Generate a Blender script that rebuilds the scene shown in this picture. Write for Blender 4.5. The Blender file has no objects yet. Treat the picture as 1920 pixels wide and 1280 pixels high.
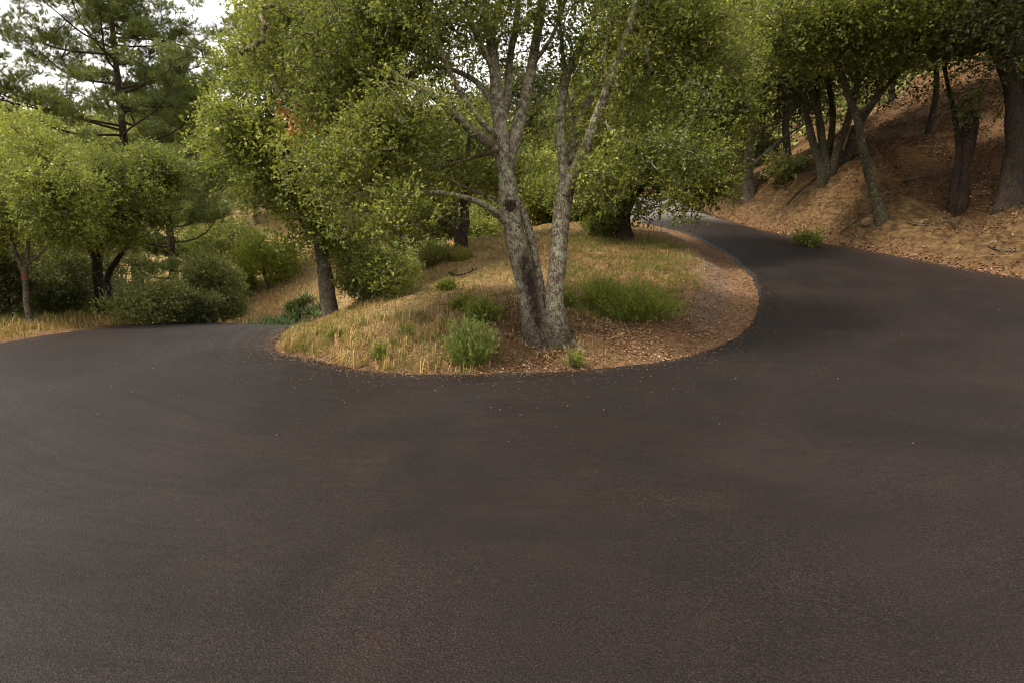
import bpy, math, random
import numpy as np
from mathutils import Vector, Matrix

# ------------------------------------------------------------------ camera, world, sun
SC = bpy.context.scene
COL = SC.collection
R = math.radians
CAM_Z, FPX, PITCH = 1.7, 1280.0, R(10.6)
cam_d = bpy.data.cameras.new('camera')
cam_d.sensor_width = 36.0
cam_d.lens = 36.0 * FPX / 1920.0
cam_d.clip_start, cam_d.clip_end = 0.1, 3000
cam = bpy.data.objects.new('camera', cam_d)
cam.location = (0, 0, CAM_Z)
cam.rotation_euler = (R(90) - PITCH, 0, 0)
COL.objects.link(cam)
SC.camera = cam

SUN_EL, SUN_AZ = R(57), R(-105)          # azimuth clockwise from +Y: light arrives from the left, a little behind
world = bpy.data.worlds.new('World')
SC.world = world
world.use_nodes = True
nt = world.node_tree
nt.nodes.clear()
wo = nt.nodes.new('ShaderNodeOutputWorld')
bgs = nt.nodes.new('ShaderNodeBackground')
sky = nt.nodes.new('ShaderNodeTexSky')
sky.sky_type = 'NISHITA'
sky.sun_disc = False
sky.sun_elevation = SUN_EL
sky.sun_rotation = SUN_AZ
sky.dust_density = 4.0
nt.links.new(sky.outputs[0], bgs.inputs[0])
bgs.inputs[1].default_value = 0.10
bgc = nt.nodes.new('ShaderNodeBackground')            # high even cloud deck over the clear sky
tc = nt.nodes.new('ShaderNodeTexCoord')
cn = nt.nodes.new('ShaderNodeTexNoise')
cn.inputs['Scale'].default_value = 1.6
cn.inputs['Detail'].default_value = 4
cr = nt.nodes.new('ShaderNodeValToRGB')
cr.color_ramp.elements[0].position = 0.3
cr.color_ramp.elements[0].color = (0.90, 0.865, 0.80, 1)
cr.color_ramp.elements[1].position = 0.7
cr.color_ramp.elements[1].color = (1.0, 0.965, 0.90, 1)
nt.links.new(tc.outputs['Generated'], cn.inputs['Vector'])
nt.links.new(cn.outputs[0], cr.inputs[0])
nt.links.new(cr.outputs[0], bgc.inputs[0])
bgc.inputs[1].default_value = 0.85
wmx = nt.nodes.new('ShaderNodeMixShader')
wmx.inputs[0].default_value = 0.85
nt.links.new(bgs.outputs[0], wmx.inputs[1])
nt.links.new(bgc.outputs[0], wmx.inputs[2])
nt.links.new(wmx.outputs[0], wo.inputs[0])

sl = bpy.data.lights.new('sun', 'SUN')
sl.energy = 3.4
sl.angle = R(12)
sl.color = (1.0, 0.91, 0.76)
so = bpy.data.objects.new('sun', sl)
_sd = Vector((math.sin(SUN_AZ) * math.cos(SUN_EL), math.cos(SUN_AZ) * math.cos(SUN_EL), math.sin(SUN_EL)))
so.rotation_euler = _sd.to_track_quat('Z', 'Y').to_euler()
so.location = (0, 0, 40)
COL.objects.link(so)

SC.view_settings.view_transform = 'Standard'
SC.view_settings.look = 'None'
SC.view_settings.exposure = 1.1
SC.view_settings.gamma = 1.0
SC.render.engine = 'CYCLES'
SC.cycles.max_bounces = 6
SC.cycles.diffuse_bounces = 3
SC.cycles.glossy_bounces = 2
SC.cycles.transmission_bounces = 3
SC.cycles.use_denoising = True
SC.cycles.filter_width = 1.1
SC.cycles.caustics_reflective = False

# ------------------------------------------------------------------ numeric helpers
CP, SP = math.cos(PITCH), math.sin(PITCH)


def P(px, py, t):
    """point seen at photo pixel (px, py), t metres along the view axis"""
    u, v = (px - 960) / FPX, (640 - py) / FPX
    return np.array([u * t, (CP + v * SP) * t, CAM_Z + (v * CP - SP) * t])


def smooth(a, b, x):
    x = np.clip((x - a) / (b - a), 0, 1)
    return x * x * (3 - 2 * x)


def _hash(i, j, k, seed):
    h = (i * 73856093) ^ (j * 19349663) ^ (k * 83492791) ^ (seed * 2654435761)
    h &= 0xffffffff
    h = ((h ^ (h >> 15)) * 2246822519) & 0xffffffff
    h = ((h ^ (h >> 13)) * 3266489917) & 0xffffffff
    return ((h ^ (h >> 16)) & 0xffffff) / float(0xffffff)


def vnoise(p, seed=0):
    p = np.asarray(p, dtype=np.float64)
    f = np.floor(p).astype(np.int64)
    w = p - f
    w = w * w * (3 - 2 * w)
    r = 0
    for a in (0, 1):
        for b in (0, 1):
            for c in (0, 1):
                q = _hash(f[:, 0] + a, f[:, 1] + b, f[:, 2] + c, seed)
                r = r + q * (w[:, 0] if a else 1 - w[:, 0]) * (w[:, 1] if b else 1 - w[:, 1]) * (w[:, 2] if c else 1 - w[:, 2])
    return r


def fbm(p, octv=4, seed=0):
    p = np.asarray(p, dtype=np.float64)
    s, a, tot = 0, 0.5, 0
    for o in range(octv):
        s = s + a * vnoise(p * 2 ** o + 17.3 * o, seed + o)
        tot += a
        a *= 0.5
    return s / tot


def fbm2(x, y, scale, octv=4, seed=0):
    return fbm(np.stack([x * scale, y * scale, np.full_like(x, 0.37)], 1), octv, seed)


class TPS:
    def __init__(self, pts, lam=0.0):
        pts = np.asarray(pts, float)
        self.c = pts[:, :2]
        n = len(pts)
        K = self.k(self.c, self.c) + lam * np.eye(n)
        Q = np.hstack([np.ones((n, 1)), self.c])
        A = np.zeros((n + 3, n + 3))
        A[:n, :n] = K
        A[:n, n:] = Q
        A[n:, :n] = Q.T
        self.w = np.linalg.solve(A, np.concatenate([pts[:, 2], np.zeros(3)]))

    def k(self, a, b):
        d2 = ((a[:, None, :] - b[None]) ** 2).sum(2) + 1e-9
        return 0.5 * d2 * np.log(d2)

    def __call__(self, x, y):
        out = np.empty(len(x))
        for s in range(0, len(x), 20000):
            q = np.stack([x[s:s + 20000], y[s:s + 20000]], 1)
            out[s:s + 20000] = self.k(q, self.c) @ self.w[:-3] + self.w[-3] + q @ self.w[-2:]
        return out


def catmull(pts, n):
    pts = np.asarray(pts, float)
    e = np.vstack([2 * pts[0] - pts[1], pts, 2 * pts[-1] - pts[-2]])
    out = []
    for i in range(len(pts) - 1):
        p0, p1, p2, p3 = e[i:i + 4]
        t = np.linspace(0, 1, n, endpoint=False)[:, None]
        out.append(0.5 * (2 * p1 + (p2 - p0) * t + (2 * p0 - 5 * p1 + 4 * p2 - p3) * t ** 2 + (3 * p1 - p0 - 3 * p2 + p3) * t ** 3))
    out.append(pts[-1:])
    return np.vstack(out)


def unit(v):
    return v / (np.linalg.norm(v, axis=-1, keepdims=True) + 1e-12)


# ------------------------------------------------------------------ object helpers
def tag(o, label=None, cat=None, group=None, kind=None):
    if label: o['label'] = label
    if cat: o['category'] = cat
    if group: o['group'] = group
    if kind: o['kind'] = kind
    return o


def mesh_obj(name, verts, faces, mat, parent=None, attrs=None, smooth_=False, loc=None, uv=None):
    """faces: list of int arrays (F,k); attrs: {name: per-vertex float or (N,4)}"""
    me = bpy.data.meshes.new(name)
    verts = np.ascontiguousarray(verts, dtype=np.float32)
    faces = [np.asarray(f, dtype=np.int32) for f in faces if len(f)]
    me.vertices.add(len(verts))
    me.vertices.foreach_set('co', verts.ravel())
    tot = np.concatenate([np.full(len(f), f.shape[1], np.int32) for f in faces])
    idx = np.concatenate([f.ravel() for f in faces])
    me.loops.add(len(idx))
    me.loops.foreach_set('vertex_index', idx)
    me.polygons.add(len(tot))
    st = np.zeros(len(tot), np.int32)
    st[1:] = np.cumsum(tot)[:-1]
    me.polygons.foreach_set('loop_start', st)
    me.polygons.foreach_set('use_smooth', np.full(len(tot), smooth_, dtype=bool))
    for k, a in (attrs or {}).items():
        a = np.ascontiguousarray(a, dtype=np.float32)
        if a.ndim == 1:
            at = me.attributes.new(k, 'FLOAT', 'POINT')
            at.data.foreach_set('value', a)
        else:
            at = me.attributes.new(k, 'FLOAT_COLOR', 'POINT')
            at.data.foreach_set('color', a.ravel())
    if uv is not None:
        l = me.uv_layers.new(name='UVMap')
        l.data.foreach_set('uv', np.ascontiguousarray(uv[idx], dtype=np.float32).ravel())
    me.update(calc_edges=True)
    me.materials.append(mat)
    o = bpy.data.objects.new(name, me)
    COL.objects.link(o)
    if parent is not None: o.parent = parent
    if loc is not None: o.location = loc
    return o


def empty(name, loc, rz=0.0, s=1.0):
    o = bpy.data.objects.new(name, None)
    o.location = loc
    o.rotation_euler = (0, 0, rz)
    o.scale = (s, s, s)
    o.empty_display_size = 0.2
    COL.objects.link(o)
    return o


def copy_tree(o, parent=None):
    c = o.copy()
    COL.objects.link(c)
    c.parent = parent
    for ch in o.children:
        copy_tree(ch, c)
    return c


# ------------------------------------------------------------------ materials
def nmat(name):
    m = bpy.data.materials.new(name)
    m.use_nodes = True
    n = m.node_tree
    n.nodes.clear()
    return m, n, n.nodes.new('ShaderNodeOutputMaterial')


class NB:
    """tiny node-building helper"""
    def __init__(self, n): self.n = n
    def node(self, t, **kw):
        x = self.n.nodes.new(t)
        for k, v in kw.items(): setattr(x, k, v)
        return x
    def link(self, a, b): self.n.links.new(a, b)
    def coord(self, kind='Object'): return self.node('ShaderNodeTexCoord').outputs[kind]
    def mapping(self, v, scale=(1, 1, 1)):
        m = self.node('ShaderNodeMapping')
        m.inputs['Scale'].default_value = scale
        self.link(v, m.inputs['Vector'])
        return m.outputs[0]
    def noise(self, v, s, d=4, r=0.55, dist=0.0):
        x = self.node('ShaderNodeTexNoise')
        x.inputs['Scale'].default_value = s
        x.inputs['Detail'].default_value = d
        x.inputs['Roughness'].default_value = r
        x.inputs['Distortion'].default_value = dist
        self.link(v, x.inputs['Vector'])
        return x.outputs[0]
    def voro(self, v, s, feat='F1'):
        x = self.node('ShaderNodeTexVoronoi', feature=feat)
        x.inputs['Scale'].default_value = s
        self.link(v, x.inputs['Vector'])
        return x
    def ramp(self, f, stops):
        x = self.node('ShaderNodeValToRGB')
        e = x.color_ramp.elements
        while len(e) < len(stops): e.new(0.5)
        for i, (p, c) in enumerate(stops):
            e[i].position = p
            e[i].color = (*c, 1) if not isinstance(c, (int, float)) else (c, c, c, 1)
        self.link(f, x.inputs[0])
        return x.outputs[0]
    def mix(self, f, a, b, mode='MIX'):
        x = self.node('ShaderNodeMix', data_type='RGBA', blend_type=mode)
        for s, v in ((x.inputs[0], f), (x.inputs[6], a), (x.inputs[7], b)):
            if hasattr(v, 'node'): self.link(v, s)
            elif isinstance(v, (int, float)): s.default_value = v
            else: s.default_value = (*v, 1)
        return x.outputs[2]
    def math(self, op, a, b=0.0, clamp=False):
        x = self.node('ShaderNodeMath', operation=op, use_clamp=clamp)
        for s, v in ((x.inputs[0], a), (x.inputs[1], b)):
            if hasattr(v, 'node'): self.link(v, s)
            else: s.default_value = v
        return x.outputs[0]
    def attr(self, name, out='Fac'):
        x = self.node('ShaderNodeAttribute', attribute_name=name)
        return x.outputs[out]
    def bump(self, h, strength, dist, normal=None):
        x = self.node('ShaderNodeBump')
        x.inputs['Strength'].default_value = strength
        x.inputs['Distance'].default_value = dist
        self.link(h, x.inputs['Height'])
        if normal is not None: self.link(normal, x.inputs['Normal'])
        return x.outputs[0]
    def bsdf(self, col, rough=0.8, spec=0.3, normal=None):
        x = self.node('ShaderNodeBsdfPrincipled')
        if hasattr(col, 'node'): self.link(col, x.inputs['Base Color'])
        else: x.inputs['Base Color'].default_value = (*col, 1)
        if hasattr(rough, 'node'): self.link(rough, x.inputs['Roughness'])
        else: x.inputs['Roughness'].default_value = rough
        x.inputs['Specular IOR Level'].default_value = spec
        if normal is not None: self.link(normal, x.inputs['Normal'])
        return x.outputs[0]


def leaf_mat(name, stops, trans=0.35, rough=0.5, spec=0.35, tcol=(0.29, 0.34, 0.05), hue=0.05, gain=1.6):
    m, n, out = nmat(name)
    b = NB(n)
    oi = b.node('ShaderNodeObjectInfo')
    f = b.math('ADD', b.attr('tint'), b.math('MULTIPLY', b.math('SUBTRACT', oi.outputs['Random'], 0.5), hue))
    c = b.ramp(f, [(p_, tuple(min(.8, q * gain) for q in col_)) for p_, col_ in stops])
    s = b.bsdf(c, rough, spec)
    t = b.node('ShaderNodeBsdfTranslucent')
    tc_ = b.mix(0.55, c, tcol)
    b.link(tc_, t.inputs['Color'])
    mx = b.node('ShaderNodeMixShader')
    mx.inputs[0].default_value = trans
    b.link(s, mx.inputs[1])
    b.link(t.outputs[0], mx.inputs[2])
    b.link(mx.outputs[0], out.inputs[0])
    return m


def bark_mat(name, dark, mid, light, lichen=0.0, moss=0.0, burn=False, scale=1.0):
    m, n, out = nmat(name)
    b = NB(n)
    v = b.coord()
    vs = b.mapping(v, (1, 1, 0.35))
    wrp = b.node('ShaderNodeVectorMath', operation='ADD')
    wn = b.node('ShaderNodeTexNoise')
    wn.inputs['Scale'].default_value = 9 * scale
    wn.inputs['Detail'].default_value = 5
    b.link(vs, wn.inputs['Vector'])
    wsc = b.node('ShaderNodeVectorMath', operation='SCALE')
    wsc.inputs['Scale'].default_value = .09 / scale
    b.link(wn.outputs['Color'], wsc.inputs[0])
    b.link(vs, wrp.inputs[0])
    b.link(wsc.outputs[0], wrp.inputs[1])
    crack = b.voro(wrp.outputs[0], 34 * scale, 'DISTANCE_TO_EDGE').outputs[0]
    nz = b.noise(vs, 18 * scale, 6, 0.65, 0.6)
    h = b.math('MULTIPLY', b.math('MINIMUM', crack, 0.12), 5.0)
    h = b.math('ADD', h, nz)
    c = b.ramp(b.math('MULTIPLY', h, 0.7), [(0.2, dark), (0.55, mid), (0.95, light)])
    big = b.noise(v, 3.0, 3)
    c = b.mix(b.ramp(big, [(0.35, 0.0), (0.7, 0.55)]), c, dark)
    if moss:
        mm = b.ramp(b.noise(v, 5.0, 4), [(0.62 - moss * 0.3, 0.0), (0.72 - moss * 0.25, 0.85)])
        c = b.mix(mm, c, (0.055, 0.06, 0.018))
    if lichen:
        lm = b.ramp(b.noise(v, 13.0, 8, 0.8), [(0.60 - lichen * 0.17, 0.0), (0.66 - lichen * 0.17, 0.8)])
        c = b.mix(lm, c, (0.36, 0.36, 0.25))
        lm2 = b.ramp(b.noise(v, 24.0, 7, 0.8), [(0.60, 0.0), (0.63, 0.9)])
        c = b.mix(lm2, c, (0.36, 0.355, 0.26))
    if burn:
        bm = b.math('MULTIPLY', b.attr('burn'), b.ramp(b.noise(v, 14, 5, 0.7), [(0.3, 0.55), (0.5, 1.0)]))
        c = b.mix(bm, c, b.mix(nz, (0.006, 0.004, 0.003), (0.05, 0.027, 0.019)))
    nrm = b.bump(h, 1.0, 0.02)
    b.link(b.bsdf(c, 0.9, 0.2, nrm), out.inputs[0])
    return m


M_OAK = leaf_mat('oak_leaf', [(0.0, (0.014, 0.022, 0.005)), (0.4, (0.054, 0.068, 0.011)), (0.7, (0.130, 0.138, 0.022)), (1.0, (0.26, 0.255, 0.050))], 0.40)
M_OAK_L = leaf_mat('light_leaf', [(0.0, (0.028, 0.040, 0.007)), (0.4, (0.086, 0.108, 0.017)), (0.7, (0.172, 0.186, 0.030)), (1.0, (0.33, 0.33, 0.07))], 0.38)
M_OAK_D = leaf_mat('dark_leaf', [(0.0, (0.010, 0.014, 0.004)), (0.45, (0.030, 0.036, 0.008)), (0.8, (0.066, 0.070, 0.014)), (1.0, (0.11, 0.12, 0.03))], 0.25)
M_OAK_Y = leaf_mat('yellow_leaf', [(0.0, (0.07, 0.11, 0.01)), (0.5, (0.20, 0.25, 0.02)), (1.0, (0.36, 0.38, 0.05))], 0.45, gain=1.0)
M_SAGE = leaf_mat('sage_leaf', [(0.0, (0.035, 0.045, 0.012)), (0.5, (0.11, 0.12, 0.030)), (1.0, (0.25, 0.25, 0.075))], 0.25)
M_DEAD = leaf_mat('dead_leaf', [(0.0, (0.30, 0.10, 0.03)), (1.0, (0.60, 0.28, 0.10))], 0.2, tcol=(0.3, 0.1, 0.03), gain=1.0)
M_PINE = leaf_mat('pine_needle', [(0.0, (0.014, 0.026, 0.006)), (0.5, (0.055, 0.075, 0.014)), (1.0, (0.14, 0.155, 0.028))], 0.2)
M_BROOM = leaf_mat('broom_stem', [(0.0, (0.05, 0.075, 0.02)), (0.5, (0.135, 0.165, 0.035)), (1.0, (0.34, 0.36, 0.12))], 0.3)
M_HERB = leaf_mat('herb_green', [(0.0, (0.03, 0.055, 0.008)), (0.5, (0.105, 0.125, 0.019)), (1.0, (0.25, 0.26, 0.045))], 0.35)
M_AGAVE = leaf_mat('agave_leaf', [(0.0, (0.06, 0.10, 0.035)), (0.5, (0.13, 0.19, 0.075)), (1.0, (0.26, 0.32, 0.15))], 0.1, gain=1.0)
M_GRASS = leaf_mat('grass_blade', [(0.0, (0.06, 0.095, 0.012)), (0.3, (0.15, 0.17, 0.025)), (0.42, (0.17, 0.10, 0.045)), (0.55, (0.30, 0.19, 0.075)), (0.8, (0.50, 0.33, 0.14)), (1.0, (0.62, 0.44, 0.22))], 0.25, tcol=(0.5, 0.4, 0.1), hue=0, gain=1.0)
M_LITTER = leaf_mat('litter_leaf', [(0.0, (0.05, 0.024, 0.013)), (0.4, (0.17, 0.088, 0.045)), (0.75, (0.33, 0.20, 0.115)), (1.0, (0.52, 0.37, 0.25))], 0.05, hue=0, gain=1.0)

B_MAIN = bark_mat('bark_lichen', (0.035, 0.026, 0.018), (0.15, 0.115, 0.078), (0.30, 0.24, 0.17), 0.68, 0.12, burn=True)
B_GREY = bark_mat('bark_grey', (0.03, 0.025, 0.018), (0.095, 0.078, 0.056), (0.19, 0.16, 0.12), 0.15, 0.3)
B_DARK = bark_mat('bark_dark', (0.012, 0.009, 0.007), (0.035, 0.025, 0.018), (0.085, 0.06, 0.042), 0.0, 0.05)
B_MOSS = bark_mat('bark_mossy', (0.014, 0.011, 0.007), (0.05, 0.04, 0.024), (0.12, 0.10, 0.06), 0.15, 0.4)
B_PALE = bark_mat('bark_pale', (0.04, 0.03, 0.023), (0.14, 0.11, 0.085), (0.27, 0.23, 0.18), 0.2, 0.1)
B_RED = bark_mat('bark_red', (0.007, 0.005, 0.004), (0.028, 0.017, 0.012), (0.09, 0.055, 0.035), 0.0, 0.0)
B_TWIG = bark_mat('twig', (0.03, 0.025, 0.018), (0.10, 0.08, 0.055), (0.2, 0.155, 0.11), 0, 0, scale=3)


def m_road():
    m, n, out = nmat('asphalt')
    b = NB(n)
    v = b.coord()
    uv = b.coord('UV')
    sp = b.voro(v, 150)
    sp2 = b.voro(v, 85)
    fine = b.noise(v, 115, 4, 0.8)
    med = b.noise(v, 38, 4, 0.7)
    blot = b.noise(v, 0.7, 4, 0.6, 0.8)
    lanes = b.noise(b.mapping(uv, (0.25, 9, 1)), 1.0, 5, 0.6, 0.3)
    c = b.ramp(fine, [(0.36, (0.0008, 0.0005, 0.0004)), (0.53, (0.0090, 0.0058, 0.0054)), (0.74, (0.043, 0.031, 0.0285))])
    c = b.mix(b.ramp(b.noise(v, 95, 2, 0.5), [(0.67, 0.0), (0.74, 0.4)]), c, (0.09, 0.066, 0.054))
    c = b.mix(0.8, c, b.ramp(b.mix(0.25, blot, lanes), [(0.34, (0.62, 0.58, 0.57)), (0.66, (1.85, 1.76, 1.74))]), 'MULTIPLY')
    c = b.mix(b.ramp(b.noise(v, 1.3, 5, 0.7, 1.5), [(0.52, 0.0), (0.78, 0.22)]), c, (0.030, 0.015, 0.010))
    dust = b.math('MULTIPLY', b.attr('edge'), b.ramp(b.noise(v, 9, 5, 0.75), [(0.4, 0.0), (0.7, 0.75)]))
    c = b.mix(dust, c, (0.12, 0.07, 0.042))
    c = b.mix(b.math('MULTIPLY', b.attr('seal'), b.ramp(med, [(0.3, 0.45), (0.6, 0.95)])), c, (0.004, 0.003, 0.0027))
    strk2 = b.noise(b.mapping(uv, (0.12, 55, 1)), 1.0, 4, 0.65, 0.2)
    c = b.mix(0.22, c, b.ramp(strk2, [(0.35, (0.6, 0.6, 0.6)), (0.65, (1.5, 1.45, 1.42))]), 'MULTIPLY')
    pit = b.ramp(b.noise(v, 55, 3, 0.6), [(0.36, 0.8), (0.46, 0.0)])
    c = b.mix(b.math('MULTIPLY', pit, b.ramp(b.noise(v, 2.2, 4, 0.6), [(.42, .25), (.62, 1.0)])), c, (0.0015, 0.001, 0.0009))
    sheen_and_dust = b.math('MULTIPLY', b.attr('sheen_and_dust'), b.ramp(b.noise(v, 2.5, 5, .7), [(.35, .55), (.65, 1.0)]))
    c = b.mix(sheen_and_dust, c, b.ramp(fine, [(.3, (.10, .09, .082)), (.7, (.24, .22, .205))]))  # paler colour carries the painted sunlit sheen and some dust
    h = b.math('ADD', b.math('MULTIPLY', sp.outputs['Distance'], 0.8), b.math('MULTIPLY', sp2.outputs['Distance'], 0.6))
    h = b.math('ADD', h, med)
    nrm = b.bump(h, 0.6, 0.004)
    strk = b.noise(b.mapping(uv, (0.12, 55, 1)), 1.0, 4, 0.65, 0.2)
    rr = b.math('ADD', b.ramp(lanes, [(0.3, 0.66), (0.7, 0.50)]), b.math('MULTIPLY', b.math('SUBTRACT', strk, .5), -.35))
    b.link(b.bsdf(c, rr, 0.19, nrm), out.inputs[0])
    return m


def m_ground():
    m, n, out = nmat('ground_soil')
    b = NB(n)
    v = b.coord()
    z1 = b.node('ShaderNodeAttribute', attribute_name='zone')
    sx = b.node('ShaderNodeSeparateColor')
    b.link(z1.outputs['Color'], sx.inputs[0])
    n1 = b.noise(v, 1.5, 5, 0.6)
    n2 = b.noise(v, 11, 6, 0.7)
    n3 = b.noise(v, 60, 4, 0.7)
    vor = b.voro(v, 42)
    soil = b.ramp(n2, [(0.3, (0.10, 0.055, 0.028)), (0.55, (0.22, 0.125, 0.062)), (0.75, (0.36, 0.225, 0.115))])
    soil = b.mix(0.45, soil, b.ramp(n3, [(0.3, (0.4, 0.36, 0.32)), (0.7, (1.5, 1.45, 1.4))]), 'MULTIPLY')
    rock = b.ramp(b.noise(b.mapping(v, (1, 1, 2.2)), 3.5, 8, 0.7, 1.2), [(0.33, (0.045, 0.024, 0.012)), (0.46, (0.12, 0.070, 0.030)), (0.58, (0.25, 0.160, 0.070)), (0.75, (0.38, 0.27, 0.145))])
    dry = b.ramp(n2, [(0.3, (0.19, 0.115, 0.05)), (0.6, (0.40, 0.28, 0.13)), (0.8, (0.52, 0.40, 0.22))])
    dry = b.mix(b.ramp(n1, [(0.45, 0.0), (0.65, 0.5)]), dry, b.ramp(n3, [(0.3, (0.10, 0.075, 0.03)), (0.7, (0.20, 0.19, 0.05))]))
    lit = b.ramp(vor.outputs['Distance'], [(0.0, (0.23, 0.12, 0.062)), (0.5, (0.135, 0.076, 0.034)), (0.9, (0.036, 0.020, 0.010))])
    lit = b.mix(0.4, lit, b.ramp(n3, [(0.3, (0.4, 0.4, 0.4)), (0.7, (1.8, 1.7, 1.6))]), 'MULTIPLY')
    c = b.mix(sx.outputs[0], soil, rock)
    c = b.mix(sx.outputs[1], c, dry)
    lf = b.math('MULTIPLY', sx.outputs[2], b.ramp(n2, [(0.38, 0.35), (0.58, 1.0)]))
    c = b.mix(lf, c, lit)
    gv = b.ramp(b.voro(v, 70).outputs['Color'], [(0.2, (0.07, 0.06, 0.055)), (0.9, (0.30, 0.26, 0.23))])
    gf = b.math('MULTIPLY', b.attr('gravel'), b.ramp(b.noise(v, 6, 4, 0.7), [(0.4, 0.1), (0.6, 0.9)]))
    c = b.mix(gf, c, gv)
    h = b.math('ADD', b.math('MULTIPLY', n2, 2.0), n3)
    h = b.math('ADD', h, b.math('MULTIPLY', b.noise(b.mapping(v, (1, 1, 2.2)), 3.5, 8, 0.7, 1.2), b.math('MULTIPLY', sx.outputs[0], 5.0)))
    nrm = b.bump(h, 1.0, 0.04)
    b.link(b.bsdf(c, 0.95, 0.15, nrm), out.inputs[0])
    return m


M_ROAD, M_GROUND = m_road(), m_ground()

# ------------------------------------------------------------------ terrain
SECT = [  # inner edge xyz, outer edge xyz along the hairpin, upper leg to lower leg
    ((-6, 37, 3.0), (-6, 42, 3.2)), ((0, 34, 2.7), (2, 38.5, 2.85)), ((3.3, 27, 2.0), (6.4, 30, 2.3)),
    ((4.0, 22, 1.5), (6.9, 24.4, 1.62)), ((4.2, 18.8, 1.34), (7.3, 20.5, 1.22)), ((4.5, 17.2, 1.17), (7.6, 17.8, 1.0)),
    ((4.6, 14.1, .77), (8.1, 14.2, .79)), ((4.2, 11.5, .42), (8.7, 11.6, .59)), ((3.6, 9.9, .24), (10, 8.5, .38)),
    ((2.92, 8.75, .09), (10.5, 4, .15)), ((1.78, 7.7, .03), (8.5, -1, .02)), ((.52, 7.17, .02), (3.5, -5, 0)),
    ((-.63, 7.1, 0), (-1.5, -6, 0)), ((-1.51, 7.25, -.01), (-6, -4.5, 0)), ((-2.24, 7.8, -.013), (-8.5, -1, 0)),
    ((-2.84, 8.3, -.02), (-8.8, 3, 0)), ((-3.2, 8.95, -.03), (-7.6, 6.5, 0)), ((-3.45, 9.85, -.06), (-6.95, 9.0, -.03)),
    ((-3.8, 11.9, -.25), (-7.1, 11.05, -.2)), ((-3.9, 14.6, -.72), (-6.95, 14.8, -.64)), ((-4.3, 18, -1.5), (-7.3, 18, -1.45)),
    ((-6, 23, -2.4), (-9, 23, -2.4)), ((-12, 30, -3.3), (-13, 27, -3.3))]
INN = catmull([s[0] for s in SECT], 14)
OUT = catmull([s[1] for s in SECT], 14)
_rp = [s[0] for s in SECT] + [s[1] for s in SECT] + [(1, 2, 0), (-4, 2, 0), (5, 3, .04), (0, 5, 0), (-5, 7, -.01), (6, 7, .12)]
H_ROAD = TPS(_rp, 0.02)

OFF = [
    # island
    (.39, 8.25, .22), (-.48, 7.6, .11), (-1.6, 8.3, .2), (-2.6, 9.3, .12), (1.76, 9.7, .32), (2.4, 9.4, .28), (2.9, 10.8, .48), (2.38, 14.7, 1.22),
    (3.3, 13, .85), (.6, 13.2, .95), (.9, 15.5, 1.28), (.3, 11, .62), (-1.1, 15.2, 1.03), (-.7, 12.5, .72), (-2.2, 14, .58), (-1.5, 10.2, .42),
    (-2.6, 11.2, .12), (-3.1, 11.9, -.03), (-3.1, 14.6, -.35), (-2.9, 18, -.7), (.5, 19, 1.3), (2.4, 19, 1.45), (-1, 24, .6), (2, 27, 1.7), (-6, 30, .2), (-3.5, 22, -1.2),
    # cut bank on the right
    (8.9, 16.8, 1.78), (10.5, 16.4, 2.26), (11, 15.3, 2.05), (9.4, 20.8, 3.0), (15.75, 25.3, 6.7), (13.8, 27, 5.4), (10.1, 24.8, 3.73),
    (9.9, 27.7, 3.0), (8.6, 26.6, 2.5), (10.5, 14.3, 1.92), (8.5, 18.4, 1.98), (12.2, 19, 3.6), (13, 22, 4.8), (16, 20, 5.9), (14, 16, 3.9),
    (12.5, 12, 2.6), (14, 8, 2.9), (15, 2, 2.9), (13, -6, 2.4), (20, 10, 5.5), (22, 22, 9.5), (20, 30, 8), (26, 0, 6), (12, 33, 4.0), (17, 40, 5), (8, 36, 2.9), (8, 44, 3.2),
    (30, 35, 13), (40, 15, 16),
    # lower left and valley
    (-8.2, 9.5, -.12), (-8.2, 12, -.25), (-8.4, 15, -.7), (-11, 10, -.5), (-11, 15, -1.2), (-15, 10, -1.5), (-15, 18, -2.6), (-10, 21, -2.3), (-8.5, 26, -2.15), (-4, 26, -1.7), (-6, 26, -2.1), (-9, 31, -1.5), (-6, 31, -1.35), (-12, 26, -2.4),
    (-12, 34, -1.6), (-9, 40, .2), (-4, 36, 0.4), (-22, 30, -3), (-22, 45, 0.5), (-10, 52, 4), (0, 52, 5), (4, 60, 7), (-30, 60, 5), (-45, 30, -3), (-45, 70, 6), (-10, 75, 8),
    (-12, 0, -.5), (-20, 0, -2), (-12, -10, -.5), (0, -14, 0), (-30, -20, -3), (10, -20, 1), (30, -30, 5),
    (-90, 100, 15), (-50, 110, 13), (-20, 110, 12), (10, 110, 12), (60, 110, 22), (110, 60, 25), (-110, 40, 5), (-110, -60, 0), (0, -110, 0), (110, -60, 15), (110, 160, 22), (-110, 160, 22), (0, 160, 20)]
H_OFF = TPS([tuple(np.array(s[0]) + (0, 0, 0)) for s in SECT[:]] + [s[1] for s in SECT] + OFF, 0.3)

POLY = np.vstack([INN, OUT[::-1]])[:, :2]


def edge_dist(pts, line):
    """distance from points (N,2) to polyline (M,2)"""
    a, b = line[:-1], line[1:]
    ab = b - a
    L2 = (ab ** 2).sum(1) + 1e-12
    out = np.empty(len(pts))
    for s in range(0, len(pts), 8000):
        q = pts[s:s + 8000]
        ap = q[:, None] - a[None]
        t = np.clip((ap * ab).sum(2) / L2, 0, 1)
        out[s:s + 8000] = np.sqrt(((ap - t[..., None] * ab) ** 2).sum(2).min(1))
    return out


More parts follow.
